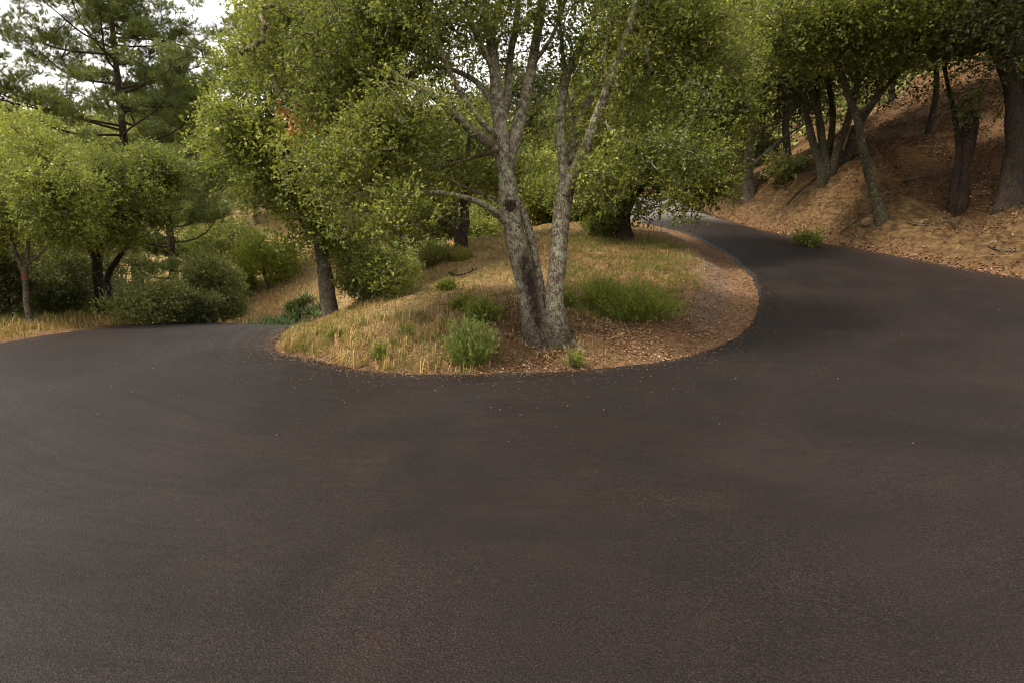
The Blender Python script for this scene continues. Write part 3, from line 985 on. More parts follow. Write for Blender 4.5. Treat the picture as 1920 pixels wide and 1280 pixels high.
# low leafy oak behind, overhanging the upper road
b = gb(1172, 446); t_ = b[1] / 1.03
lo = [rads([(1170, 452, t_), (1172, 440, t_), (1168, 400, t_), (1175, 340, t_), (1190, 260, t_), (1200, 150, t_), (1210, 20, t_)], [.26, .17, .15, .13, .11, .08, .04]),
      rads([(1172, 400, t_), (1220, 330, t_ - .3), (1270, 290, t_ - .6), (1330, 270, t_ - .9), (1380, 280, t_ - 1.1)], [.10, .08, .06, .045, .02]),
      rads([(1168, 390, t_), (1120, 330, t_ - .3), (1080, 250, t_ - .5), (1060, 160, t_ - .5)], [.09, .07, .05, .03])]
tree('oak_tree', 'dark leafy oak whose foliage hangs over the upper road, at the right of the island', 'tree', b, lo,
     [blob(1170, 330, t_ - .6, 1.2, .9, .75), blob(1130, 370, t_ - .4, .75, .7, .45, .7), blob(1190, 390, t_ - .5, .6, .6, .35, .7), blob(1240, 220, t_ - .4, 1.3, 1.2, 1.0), blob(1310, 290, t_ - 1.0, .85, .9, .75),
      blob(1290, 130, t_ - .5, 1.3, 1.3, 1.1), blob(1330, 345, t_ - 1.2, .55, .7, .35, 1.2), blob(1265, 360, t_ - 1.1, .45, .5, .3, 1.2), blob(1180, 120, t_, 1.2, 1.2, 1.1, .4), blob(1240, 0, t_, 1.6, 1.5, 1.0, .5),
      blob(1100, 230, t_ + .3, .8, .8, .8), blob(1350, 200, t_ - .8, .7, .9, .9), blob(1285, 392, t_ - 1.2, .45, .4, .13, 1.6)],
     1400, 80, .066, .26, B_DARK, M_OAK, seed=31, gap=.25, attach=.8, droop=.5, rtip=.005)


# --- trees standing on the bank
def bank_tree(label, px, py, stems_, blobs_, ncl, bark, leafm, seed, size=.085, n_per=70, rad=.42, name='oak_tree', **kw):
    b_ = gb(px, py)
    slim = [(p_, r_ * .84) for p_, r_ in stems_(b_[1] / 1.04)]
    return tree(name, label, 'tree', b_, slim, blobs_(b_[1] / 1.04), ncl, n_per, size, rad, bark, leafm, seed=seed, **kw)


bank_tree('slender mossy tree leaning left over the road from the edge of the cut bank', 1648, 396,
          lambda t: [rads([(1655, 408, t), (1646, 388, t), (1632, 340, t), (1618, 280, t), (1608, 225, t), (1590, 180, t), (1570, 120, t - .2), (1545, 60, t - .4), (1530, -40, t - .6)], [.20, .15, .125, .11, .10, .09, .075, .06, .04]),
                     rads([(1606, 215, t), (1635, 195, t), (1665, 160, t), (1690, 130, t + .2), (1720, 80, t + .4)], [.07, .065, .055, .045, .03]),
                     rads([(1590, 180, t), (1608, 160, t), (1622, 145, t - .1), (1650, 90, t - .3)], [.05, .042, .035, .02])],
          lambda t: [blob(1560, 40, t - .8, 1.7, 1.6, 1.0), blob(1660, 60, t - .6, 1.6, 1.5, .9), blob(1480, 80, t - 1.0, 1.2, 1.3, .9), blob(1740, 40, t - .2, 1.1, 1.3, .6), blob(1600, -60, t, 2.2, 2, .9), blob(1680, 130, t - .8, .8, .9, .35)],
          820, B_MOSS, M_OAK, 41, gap=.2, attach=2.2)
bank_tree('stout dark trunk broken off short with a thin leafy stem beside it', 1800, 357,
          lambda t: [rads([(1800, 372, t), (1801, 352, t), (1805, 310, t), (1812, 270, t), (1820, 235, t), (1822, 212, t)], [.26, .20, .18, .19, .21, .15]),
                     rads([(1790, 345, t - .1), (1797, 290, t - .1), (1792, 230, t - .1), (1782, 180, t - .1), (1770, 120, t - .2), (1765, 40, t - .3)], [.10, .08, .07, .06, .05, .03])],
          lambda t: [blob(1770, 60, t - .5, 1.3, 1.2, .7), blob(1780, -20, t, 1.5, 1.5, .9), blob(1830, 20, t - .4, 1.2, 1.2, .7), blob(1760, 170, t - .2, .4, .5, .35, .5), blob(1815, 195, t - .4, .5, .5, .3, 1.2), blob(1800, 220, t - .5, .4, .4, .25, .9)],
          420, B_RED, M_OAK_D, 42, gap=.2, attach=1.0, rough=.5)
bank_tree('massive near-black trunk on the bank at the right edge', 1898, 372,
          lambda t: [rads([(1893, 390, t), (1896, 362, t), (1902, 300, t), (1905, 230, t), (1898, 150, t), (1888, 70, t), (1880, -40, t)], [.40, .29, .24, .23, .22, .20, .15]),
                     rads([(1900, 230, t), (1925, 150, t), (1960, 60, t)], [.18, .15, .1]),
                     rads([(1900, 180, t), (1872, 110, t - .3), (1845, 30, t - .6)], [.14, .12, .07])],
          lambda t: [blob(1860, 60, t - .6, 1.3, 1.4, .9), blob(1920, -10, t, 2.0, 2, 1.1), blob(1900, 100, t - .9, .8, .8, .4, .6), blob(1990, 120, t, 1.2, 1.4, 1.2), blob(1830, -40, t - .5, 1.5, 1.5, .8), blob(1870, 230, t - .6, .4, .5, .3, .5), blob(1850, -220, t - 2.5, 2.6, 2.4, .8), blob(2150, -60, t - 1, 2.2, 2.2, 1.2)],  # high overhang out of view, added to shade the bank and right road
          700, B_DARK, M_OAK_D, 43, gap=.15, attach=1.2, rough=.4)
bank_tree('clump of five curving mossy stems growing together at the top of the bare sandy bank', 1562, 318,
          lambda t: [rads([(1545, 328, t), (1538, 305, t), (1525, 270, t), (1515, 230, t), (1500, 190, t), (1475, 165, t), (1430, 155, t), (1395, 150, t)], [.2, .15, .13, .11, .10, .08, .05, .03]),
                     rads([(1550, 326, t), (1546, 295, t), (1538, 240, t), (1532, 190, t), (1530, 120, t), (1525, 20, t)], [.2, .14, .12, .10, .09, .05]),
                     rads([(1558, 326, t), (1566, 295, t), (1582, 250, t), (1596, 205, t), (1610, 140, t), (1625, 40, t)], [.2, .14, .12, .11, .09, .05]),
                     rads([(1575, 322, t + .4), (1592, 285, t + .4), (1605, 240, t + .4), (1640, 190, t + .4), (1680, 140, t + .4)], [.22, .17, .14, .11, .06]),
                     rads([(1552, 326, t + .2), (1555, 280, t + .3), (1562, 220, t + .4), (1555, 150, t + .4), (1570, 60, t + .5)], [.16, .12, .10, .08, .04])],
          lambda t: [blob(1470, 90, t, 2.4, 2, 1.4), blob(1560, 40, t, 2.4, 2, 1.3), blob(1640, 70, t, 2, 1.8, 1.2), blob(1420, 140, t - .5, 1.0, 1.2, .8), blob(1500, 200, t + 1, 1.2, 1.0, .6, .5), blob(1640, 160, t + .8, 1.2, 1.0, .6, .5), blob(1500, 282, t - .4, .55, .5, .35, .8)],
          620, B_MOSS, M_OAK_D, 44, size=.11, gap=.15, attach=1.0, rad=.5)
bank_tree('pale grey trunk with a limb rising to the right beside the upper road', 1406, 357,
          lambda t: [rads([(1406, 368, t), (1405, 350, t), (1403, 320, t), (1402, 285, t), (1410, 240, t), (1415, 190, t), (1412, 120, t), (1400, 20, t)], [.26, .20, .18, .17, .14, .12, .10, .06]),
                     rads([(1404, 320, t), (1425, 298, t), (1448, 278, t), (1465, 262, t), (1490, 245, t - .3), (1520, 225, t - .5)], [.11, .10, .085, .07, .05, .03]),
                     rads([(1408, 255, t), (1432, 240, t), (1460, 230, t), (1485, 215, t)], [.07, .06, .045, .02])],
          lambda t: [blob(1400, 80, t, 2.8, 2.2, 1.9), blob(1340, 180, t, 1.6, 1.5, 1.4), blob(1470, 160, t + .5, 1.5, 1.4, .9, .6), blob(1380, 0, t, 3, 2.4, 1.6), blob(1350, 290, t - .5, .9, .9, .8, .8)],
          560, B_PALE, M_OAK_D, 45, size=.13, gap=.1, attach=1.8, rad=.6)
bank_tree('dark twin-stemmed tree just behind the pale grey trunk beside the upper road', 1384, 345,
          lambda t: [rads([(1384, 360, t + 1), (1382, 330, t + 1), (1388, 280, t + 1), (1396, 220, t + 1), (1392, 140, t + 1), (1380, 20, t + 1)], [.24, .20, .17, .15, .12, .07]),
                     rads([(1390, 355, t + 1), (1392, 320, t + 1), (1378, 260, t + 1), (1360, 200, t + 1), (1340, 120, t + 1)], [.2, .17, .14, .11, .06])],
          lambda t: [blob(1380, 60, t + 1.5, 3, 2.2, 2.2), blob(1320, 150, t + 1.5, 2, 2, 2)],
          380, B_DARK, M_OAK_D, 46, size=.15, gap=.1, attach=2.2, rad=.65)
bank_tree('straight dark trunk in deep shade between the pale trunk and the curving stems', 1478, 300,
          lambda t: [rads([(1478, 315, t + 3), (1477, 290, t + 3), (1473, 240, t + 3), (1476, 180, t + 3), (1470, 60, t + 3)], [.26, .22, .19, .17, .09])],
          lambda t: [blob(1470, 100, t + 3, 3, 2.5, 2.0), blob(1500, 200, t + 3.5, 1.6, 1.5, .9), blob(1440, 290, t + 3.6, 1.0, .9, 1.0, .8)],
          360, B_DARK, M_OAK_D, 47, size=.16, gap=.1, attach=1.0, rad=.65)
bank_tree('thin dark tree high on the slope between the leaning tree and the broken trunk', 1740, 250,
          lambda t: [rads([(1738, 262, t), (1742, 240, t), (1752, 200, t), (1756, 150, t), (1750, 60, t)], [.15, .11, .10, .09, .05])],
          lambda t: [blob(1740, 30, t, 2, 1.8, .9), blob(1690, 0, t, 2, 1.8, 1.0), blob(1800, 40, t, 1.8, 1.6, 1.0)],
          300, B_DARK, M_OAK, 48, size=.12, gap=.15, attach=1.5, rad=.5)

# --- left edge trees below the lower road
b = gb(62, 612); t_ = b[1] / 1.0
lt = tree('young_oak_tree', 'slim trunk with a dull red mark that forks low, at the far left verge', 'tree', b,
          [rads([(66, 618, t_), (58, 605, t_), (50, 580, t_), (48, 545, t_), (46, 515, t_), (36, 490, t_), (24, 460, t_), (16, 400, t_), (10, 330, t_)], [.085, .055, .048, .045, .045, .036, .03, .024, .015]),
           rads([(46, 515, t_), (52, 480, t_), (54, 440, t_), (62, 380, t_), (80, 310, t_)], [.036, .032, .028, .02, .012]),
           rads([(52, 495, t_), (72, 480, t_ - .1), (95, 455, t_ - .2), (120, 400, t_ - .4)], [.02, .018, .014, .008])],
          [blob(30, 330, t_, 1.0, 1.1, .8), blob(110, 370, t_ - .3, .8, .9, .6), blob(-20, 420, t_, .8, .9, .6), blob(130, 440, t_ - .2, .45, .6, .3, .8), blob(20, 250, t_ + .3, .7, .7, .4)],
          520, 84, .05, .22, B_GREY, M_OAK_L, seed=51, gap=.28, attach=.8)
p, r = resample(np.array([P(46.5, 524, t_), P(46.5, 519, t_), P(46, 514, t_)]), np.array([.048, .049, .049]), .02)
v, f = tubes(p[None], r[None], 16)
m_or, n_, o_ = nmat('orange_band')
nb = NB(n_)
nb.link(nb.bsdf(nb.ramp(nb.noise(nb.coord(), 40, 4), [(0.4, (0.09, 0.045, 0.03)), (0.65, (0.20, 0.045, 0.025))]), .8, .2), o_.inputs[0])
mesh_obj('paint_band', v - b, [f], m_or, lt, smooth_=True)

b = P(196, 588, 14.0); b[2] = height([b[0]], [b[1]])[0]; t_ = 14.0
tree('round_oak_tree', 'round-crowned bright green tree with a dark trunk standing just past the left verge', 'tree', b,
     [rads([(200, 600, t_), (193, 585, t_), (186, 540, t_), (182, 490, t_), (190, 430, t_), (210, 370, t_), (230, 310, t_)], [.15, .11, .10, .09, .075, .055, .03]),
      rads([(184, 500, t_), (160, 450, t_), (130, 400, t_), (110, 340, t_)], [.06, .05, .04, .02]),
      rads([(205, 590, t_ + .3), (208, 560, t_ + .3), (200, 520, t_ + .4), (225, 480, t_ + .4), (260, 430, t_ + .4)], [.1, .08, .07, .055, .03])],
     [blob(240, 350, t_, 1.15, 1.2, .75), blob(150, 360, t_, 1.0, 1.2, .7), blob(285, 330, t_ + .2, .65, .8, .5), blob(220, 430, t_ - .3, 1.1, 1.0, .5), blob(300, 410, t_, .45, .7, .5), blob(110, 430, t_ - .4, .7, .8, .5), blob(120, 310, t_ + .2, .7, .8, .4)],
     780, 90, .056, .25, B_DARK, M_OAK, seed=52, gap=.25, attach=1.0)

b = gb(14, 560); t_ = 17.0
b = P(-10, 575, 17.0); b[2] = height([b[0]], [b[1]])[0]
tree('tall_oak_tree', 'taller light green crown rising behind the slim forked trunk at the left edge', 'tree', b,
     [rads([(-10, 590, 17), (-8, 520, 17), (0, 430, 17), (10, 340, 17), (20, 270, 17)], [.2, .16, .13, .09, .05])],
     [blob(10, 300, 17, 1.2, 1.3, 1.0), blob(60, 340, 17, 1.0, 1.1, .7), blob(-40, 380, 17, 1.4, 1.4, 1.2), blob(30, 250, 17, .5, .8, .5)],
     480, 84, .075, .32, B_DARK, M_OAK_L, seed=53, gap=.25, attach=1.4)


# ------------------------------------------------------------------ pines
def pine(name, label, base, top, trunk_r, tiers, seed, needle=.16, group=None, dens=1.0, lowest=.18, spread=1.0, pad=(.55, .22), lean=(0, 0)):
    rng = np.random.default_rng(seed)
    base = np.asarray(base, float)
    Hh = top - base[2]
    tp = np.array([base + np.array([lean[0] * k * k, lean[1] * k * k, Hh * k]) for k in np.linspace(0, 1, 7)])
    stems_ = [(tp, np.linspace(trunk_r, trunk_r * .18, 7))]
    C = []
    sub = []
    for i in range(tiers):
        k = lowest + (1 - lowest) * (i + rng.uniform(-.3, .3)) / tiers
        k = min(max(k, lowest), .98)
        c0 = base + np.array([lean[0] * k * k, lean[1] * k * k, Hh * k])
        az = rng.uniform(0, 2 * np.pi)
        env = min(1, (1 - k) / .42) ** .75 * (1 if k > .45 else .8)
        L = spread * Hh * .34 * env * rng.uniform(.6, 1.15)
        rise = rng.uniform(.2, .75)
        d = np.array([math.cos(az), math.sin(az), 0])
        pts = [c0]
        for q in (.35, .7, 1.0):
            pts.append(c0 + d * L * q + np.array([0, 0, L * (rise * q * q - .08 * q)]) + rng.normal(size=3) * .04 * L)
        r0 = trunk_r * .30 * (1.1 - k * .7)
        sub.append((np.array(pts), np.array([r0, r0 * .7, r0 * .45, r0 * .2])))
        n = max(4, int(13 * L / 3 * dens))
        for _ in range(n):
            q = rng.uniform(.3, 1.05)
            c = c0 + d * L * q + np.array([0, 0, L * (rise * q * q - .08 * q)])
            sd2 = np.array([-d[1], d[0], 0]) * rng.normal(0, .22 * L) + np.array([0, 0, abs(rng.normal(0, .10 * L))])
            C.append(c + sd2)
    C = np.array(C)
    st, br = grow(rng, stems_ + sub, C, .010, .4, 2.4, .1, attach_from=base[2] + Hh * lowest * .8)
    root = empty(name, base)
    tag(root, label, 'tree', group)
    v, f = wood_mesh(st, br, 10, .2)
    mesh_obj('trunk', v - base, [f], B_DARK, root, smooth_=True)
    # needle tufts: brushes at twig ends inside flattened pads
    nt_ = int(34 * max(dens, .9))
    m = len(C) * nt_
    cid = np.repeat(np.arange(len(C)), nt_)
    d0 = unit(rng.normal(size=(m, 3)))
    tc_ = C[cid] + d0 * (rng.random(m) ** .5)[:, None] * np.array([pad[0], pad[0], pad[1]])
    td = unit(d0 * np.array([1, 1, .4]) + np.array([0, 0, .7]) + rng.normal(size=(m, 3)) * .25)
    nn = 16
    tid = np.repeat(np.arange(m), nn)
    nd = unit(td[tid] * .9 + rng.normal(size=(m * nn, 3)) * .62)
    p0 = tc_[tid] + td[tid] * (rng.random(m * nn) * needle * .8)[:, None]
    L = needle * rng.uniform(.7, 1.2, m * nn)
    side = unit(np.cross(nd, rng.normal(size=nd.shape))) * (needle * .055)
    V = np.stack([p0 - side, p0 + side, p0 + nd * L[:, None]], 1).reshape(-1, 3)
    F = np.arange(m * nn * 3).reshape(-1, 3)
    ct = rng.normal(0, .1, len(C))
    tt = np.clip(.42 + ct[cid][tid] + rng.normal(0, .12, m)[tid] + rng.normal(0, .1, m * nn), 0, 1)
    mesh_obj('crown', V - base, [F], M_PINE, root, attrs={'tint': np.repeat(tt, 3)})
    return root


b = P(262, 560, 30.0); b[2] = height([b[0]], [b[1]])[0]
pine('pine_tree', 'tall spreading pine standing against the white sky at the upper left', b, 13.2, .26, 60, 61, needle=.18, dens=.85, lowest=.28, spread=1.05, pad=(.36, .22))
b = P(330, 560, 24.0); b[2] = height([b[0]], [b[1]])[0]
pine('pine_tree', 'dark low pine whose branches reach over the sunny clearing, below the tall pine', b, 3.9, .2, 18, 62, needle=.18, dens=.9, lowest=.3, spread=1.2, pad=(.4, .18))
b = P(372, 545, 40.0); b[2] = height([b[0]], [b[1]])[0]
pine('pine_tree', 'thin straight distant pine between the tall pine and the bushy oak', b, 9.0, .2, 22, 63, needle=.24, dens=.6, lowest=.4, spread=.7, pad=(.5, .22))


# ------------------------------------------------------------------ shrubs
def shrub(name, label, base, w, h, ncl, n_per, size, leafm, seed, rad=.2, bark=None, group=None, gap=.1, asp=.6, lobes=5, droop=0, cat='shrub', wy=None):
    rng = np.random.default_rng(seed)
    base = np.asarray(base, float)
    wy = wy or w
    bl = [(base[0], base[1], base[2] + h * .45, w * .42, wy * .42, h * .42, 1.2)]
    for k in range(lobes):
        a = 2 * math.pi * (k + rng.uniform(-.2, .2)) / lobes
        bl.append((base[0] + math.cos(a) * w * .3, base[1] + math.sin(a) * wy * .3, base[2] + h * rng.uniform(.28, .7), w * .22, wy * .22, h * .28, 1))
    sts = []
    for k in range(4):
        a = rng.uniform(0, 6.28)
        top = base + np.array([math.cos(a) * w * .25, math.sin(a) * wy * .25, h * rng.uniform(.5, .8)])
        q = base - np.array([0, 0, .05])
        sts.append((np.array([q, q * .5 + top * .5 + rng.normal(size=3) * .05 * h, top]), np.array([.012, .01, .005]) * (1 + h)))
    return tree(name, label, cat, base, sts, bl, ncl, n_per, size, rad, bark or B_GREY, leafm, seed=seed, group=group, gap=gap, rtip=.003, attach=h * .1, asp=asp, droop=droop, sides=6, rough=0, gscale=1.5 / w, crown='foliage')


def on(px, py, t):
    b_ = P(px, py, t)
    b_[2] = height([b_[0]], [b_[1]])[0]
    return b_


def wpx(npx, t): return npx / FPX * t


for lab, px, py, t, wp, hp, mat, ncl, npr, size, seed in [
    ('grey-green mounded shrub beside the dark trunk on the left verge', 285, 590, 13.2, 150, 105, M_SAGE, 300, 80, .042, 71),
    ('rounded olive shrub with a lighter top left of the sunny clearing', 400, 590, 15.5, 130, 150, M_SAGE, 420, 84, .05, 72),
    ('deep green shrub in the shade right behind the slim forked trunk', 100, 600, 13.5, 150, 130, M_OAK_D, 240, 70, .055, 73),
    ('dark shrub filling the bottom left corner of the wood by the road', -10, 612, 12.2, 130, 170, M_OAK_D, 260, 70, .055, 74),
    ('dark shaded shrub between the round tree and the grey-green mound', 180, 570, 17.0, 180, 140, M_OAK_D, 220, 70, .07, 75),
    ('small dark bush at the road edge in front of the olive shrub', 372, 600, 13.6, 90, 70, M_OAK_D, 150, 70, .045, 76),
    ('bright yellow-green young tree behind the clearing', 500, 490, 33.0, 150, 120, M_OAK_Y, 180, 70, .11, 77),
    ('small round green bush alone on the sunny clearing', 552, 524, 27.0, 32, 22, M_OAK, 40, 70, .07, 78),
    ('loose green bush against the right side of the straight grey trunk', 685, 585, 12.3, 110, 125, M_SAGE, 330, 84, .042, 79),
    ('tall wispy olive bush behind the island between grey trunk and crest', 770, 500, 19.0, 200, 120, M_SAGE, 260, 80, .075, 80),
    ('pale grey-leaved bush left of the small two-stemmed tree', 800, 465, 18.0, 120, 80, M_SAGE, 200, 84, .06, 81),
    ('round green bush behind the right side of the small two-stemmed tree', 905, 455, 17.5, 70, 55, M_OAK, 90, 84, .06, 82),
    ('low leafy bush at the foot of the dark trunk overlooking the upper road', 1130, 440, 14.6, 80, 40, M_OAK, 90, 84, .055, 83),
    ('sparse green bush clinging to the cut bank above the road', 1518, 424, 15.6, 52, 32, M_OAK, 45, 40, .055, 84),
    ('small bush with pale leaves at the foot of the curving stems', 1480, 300, 21.5, 80, 50, M_SAGE, 70, 60, .09, 85),
    ('leafy bush filling the view between the two stems of the big oak', 1010, 425, 20.5, 150, 85, M_OAK, 200, 84, .09, 131),
    ('yellowish bush behind the crest just left of the big oak stems', 925, 425, 22.0, 110, 80, M_SAGE, 160, 84, .09, 132),
    ('green bush right of the big oak behind the crest', 1085, 430, 19.0, 110, 75, M_OAK, 160, 84, .08, 133),
    ('grey-green bush on the far side of the clearing behind the yellow-green tree', 430, 480, 33.0, 90, 70, M_SAGE, 200, 80, .11, 134),
    ('large olive bush on the far slope behind the straight grey trunk', 640, 460, 34.0, 150, 95, M_SAGE, 240, 80, .11, 135),
    ('pale bush far up the slope between grey trunk and wispy bush', 700, 430, 38.0, 190, 100, M_SAGE, 240, 70, .13, 137),
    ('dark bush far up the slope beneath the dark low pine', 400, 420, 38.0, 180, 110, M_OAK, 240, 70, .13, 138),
    ('tan-green bush in the valley left of the crest tree', 790, 420, 34.0, 180, 110, M_SAGE, 240, 70, .13, 139),
]:
    bb = on(px, py, t)
    shrub('shrub', lab, bb, wpx(wp, t), wpx(hp, t), ncl, npr, size, mat, seed, rad=wpx(wp, t) * .13)


def broom(name, label, base, w, h, nst, seed, mat, narrow=.004, leafl=.03, lean=.5, n_leaf=16):
    """shrub of upright whippy stems carrying narrow leaves"""
    rng = np.random.default_rng(seed)
    base = np.asarray(base, float)
    root = empty(name, base)
    tag(root, label, 'shrub')
    a = rng.uniform(0, 6.28, nst)
    q = rng.random(nst) ** .6
    foot = np.stack([np.cos(a) * q * w * .3, np.sin(a) * q * w * .3, np.zeros(nst)], 1)
    hh = h * (1 - .45 * q ** 2) * rng.uniform(.55, 1.15, nst)
    tip = foot + np.stack([np.cos(a) * q * w * .36 * lean * 2, np.sin(a) * q * w * .36 * lean * 2, hh], 1) + rng.normal(size=(nst, 3)) * .09 * w
    t = np.linspace(0, 1, 5)[None, :, None]
    Pp = foot[:, None] * (1 - t) + tip[:, None] * t
    Pp[..., 2] += (np.sin(t[..., 0] * 1.57) - t[..., 0]) * .25 * hh[:, None]
    gz_ = height(base[0] + foot[:, 0], base[1] + foot[:, 1]) - base[2]
    Pp[..., 2] += gz_[:, None] - .01
    v, f = tubes(Pp, np.broadcast_to(np.linspace(.0030, .0012, 5), (nst, 5)), 3)
    mesh_obj('stems', v, [f], mat if h > .3 else B_TWIG, root, attrs={'tint': np.full(len(v), .45)})
    k = rng.random((nst, n_leaf)) * .85 + .15
    idx = k * 4
    lo_ = np.clip(np.floor(idx).astype(int), 0, 3)
    fr_ = idx - lo_
    ar = np.arange(nst)[:, None]
    pos = (Pp[ar, lo_] * (1 - fr_)[..., None] + Pp[ar, lo_ + 1] * fr_[..., None]).reshape(-1, 3)
    sdv = np.repeat(unit(tip - foot), n_leaf, 0)
    ld = unit(sdv * 1.2 + rng.normal(size=pos.shape) * .55)
    V, F = leaves(rng, pos, ld, leafl * rng.uniform(.7, 1.4, len(pos)), narrow / leafl * 2.2, .3)
    tt = np.clip(.15 + k.ravel() * .55 + rng.normal(0, .12, len(pos)) + np.repeat(rng.normal(0, .1, nst), n_leaf), 0, 1)
    mesh_obj('foliage', V, [F], mat, root, attrs={'tint': np.repeat(tt, 4)})
    return root


broom('broom_shrub', 'silvery green upright shrub at the front of the island left of the big oak', on(882, 668, 7.75), .52, .46, 300, 91, M_BROOM, leafl=.042, n_leaf=20)
broom('broom_shrub', 'wide bright green feathery shrub right of the big oak', on(1195, 596, 9.5), .98, .44, 360, 92, M_HERB, leafl=.05, n_leaf=16)
broom('broom_shrub', 'smaller bright green feathery shrub joined to the left of the wide one', on(1135, 572, 9.9), .6, .48, 220, 93, M_HERB, leafl=.05, n_leaf=14)
broom('herb_plant', 'fresh green herb in the brown leaf litter left of the big oak', on(905, 605, 8.8), .42, .3, 260, 94, M_HERB, leafl=.04)
broom('herb_plant', 'low green herb just behind the silvery shrub', on(872, 590, 9.4), .35, .22, 160, 95, M_HERB, leafl=.035)
broom('herb_plant', 'small dark green plant high on the dry slope below the fallen stick', on(838, 548, 10.8), .3, .18, 120, 96, M_HERB, leafl=.035)
broom('herb_plant', 'bushy green plant on the slope below the two-stemmed tree', on(815, 505, 13.2), .55, .45, 300, 97, M_SAGE, leafl=.06)
broom('herb_plant', 'tiny bright green plant right beside the right stem of the oak', on(1066, 560, 9.6), .22, .2, 80, 98, M_HERB, leafl=.035)
for k, (lab, px, py, t) in enumerate([('thin green sprig among the dry grass nearest the front left of the island', 712, 668, 8.0), ('green tuft in dry grass midway between island tip and silvery shrub', 765, 640, 8.4),
                                      ('weed poking through the straw beside the corner of the island', 628, 640, 8.8), ('yellow-green weed by the front edge below the big oak', 1078, 686, 7.6)]):
    broom('weed', lab, on(px, py, t), .2, .2, 60, 110 + k, M_HERB, leafl=.04, n_leaf=8)

# leafy sprout hanging low in the gap (young oak in front of the wispy bush)
bb = on(728, 560, 11.3)
shrub('oak_sapling', 'bright leafy oak sapling in front of the loose bush on the island slope', bb, .9, 1.0, 60, 60, .055, M_OAK_L, 121, rad=.14, cat='young tree')


# agaves
def agave(seed):
    rng = np.random.default_rng(seed)
    root = empty('agave_plant', (0, 0, 0))
    V, F, T = [], [], []
    for i in range(30):
        az = i * 2.4
        el = R(15 + 60 * i / 30)
        L = .62 * rng.uniform(.8, 1.1)
        d = np.array([math.cos(az) * math.cos(el), math.sin(az) * math.cos(el), math.sin(el)])
        s = np.array([-math.sin(az), math.cos(az), 0])
        up_ = np.cross(s, d) * -1
        rows = []
        for q, w_ in ((0, .05), (.35, .055), (.7, .035), (1, .002)):
            c = d * L * q - np.array([0, 0, .12 * q * q * math.cos(el)])
            rows += [c - s * w_ + up_ * w_ * .35, c - up_ * .012, c + s * w_ + up_ * w_ * .35]
        o = len(V)
        V += rows
        T += [rng.uniform(.25, .8)] * 12
        for k in range(3):
            for j in range(2):
                F.append((o + k * 3 + j, o + k * 3 + j + 1, o + k * 3 + 3 + j + 1, o + k * 3 + 3 + j))
    mesh_obj('rosette', V, [F], M_AGAVE, root, attrs={'tint': np.array(T)})
    return root


ag = agave(5)
ag_pos = [(486, 596), (500, 588), (512, 600), (525, 590), (540, 600), (552, 588), (568, 598), (582, 590), (596, 596), (470, 600), (535, 580), (575, 580), (508, 578), (494, 606), (518, 607), (546, 606), (561, 583), (589, 584), (604, 588), (478, 588), (531, 592), (549, 575)]
_r = np.random.default_rng(3)
for k, (px, py) in enumerate(ag_pos):
    o = ag if k == 0 else copy_tree(ag)
    tt_ = 25.2 + _r.uniform(-.4, .4) + (600 - py) * .09
    o.location = on(px, 600, tt_)
    o.rotation_euler = (0, 0, _r.uniform(0, 6))
    s = _r.uniform(.75, 1.15)
    o.scale = (s, s, s)
    tag(o, 'blue-green agave rosette in the bed just beyond the lower road', 'agave', 'agaves beyond the lower road')

# thin stake standing on the clearing
bb = on(585, 545, 24.0)
v, f = tubes(np.array([[(0, 0, -.1), (0, 0, .55), (.01, 0, 1.15)]], float), np.array([[.022, .022, .02]]), 8)
tag(mesh_obj('garden_stake', v, [f], B_GREY, loc=bb), 'thin grey upright stake on the sunny clearing left of the straight trunk', 'stake')


# ------------------------------------------------------------------ background trees (copies of three generic oaks)
def generic(seed, H_, W_, leafm, bark, ncl=300, size=.16, rad=.62, n_per=60):
    rng = np.random.default_rng(seed)
    base = np.zeros(3)
    t0 = np.array([0, 0, H_ * .28])
    sts = [(np.array([[0, 0, -.4], [0.02, 0, H_ * .1], t0, [.1, .05, H_ * .5], [.15, .1, H_ * .8]]), np.array([.03, .024, .02, .014, .006]) * H_)]
    for k in range(4):
        a = 6.28 * (k + rng.uniform(-.3, .3)) / 4
        e = np.array([math.cos(a) * W_ * .33, math.sin(a) * W_ * .33, H_ * rng.uniform(.5, .75)])
        sts.append((np.array([t0 * rng.uniform(.8, 1.2), t0 * .4 + e * .6 + np.array([0, 0, -.05 * H_]), e]), np.array([.013, .009, .004]) * H_))
    bl = [(0, 0, H_ * .62, W_ * .38, W_ * .38, H_ * .32, 1)]
    for k in range(8):
        a = 6.28 * k / 8 + rng.uniform(-.3, .3)
        bl.append((math.cos(a) * W_ * .32, math.sin(a) * W_ * .32, H_ * rng.uniform(.4, .8), W_ * .2, W_ * .2, H_ * .16, 1.3))
    return tree('oak_tree', 'x', 'tree', base, sts, bl, ncl, n_per, size, rad, bark, leafm, seed=seed, gap=.12, rtip=.008, attach=H_ * .2, sides=8, gscale=.5, step=.5, shell=.4)


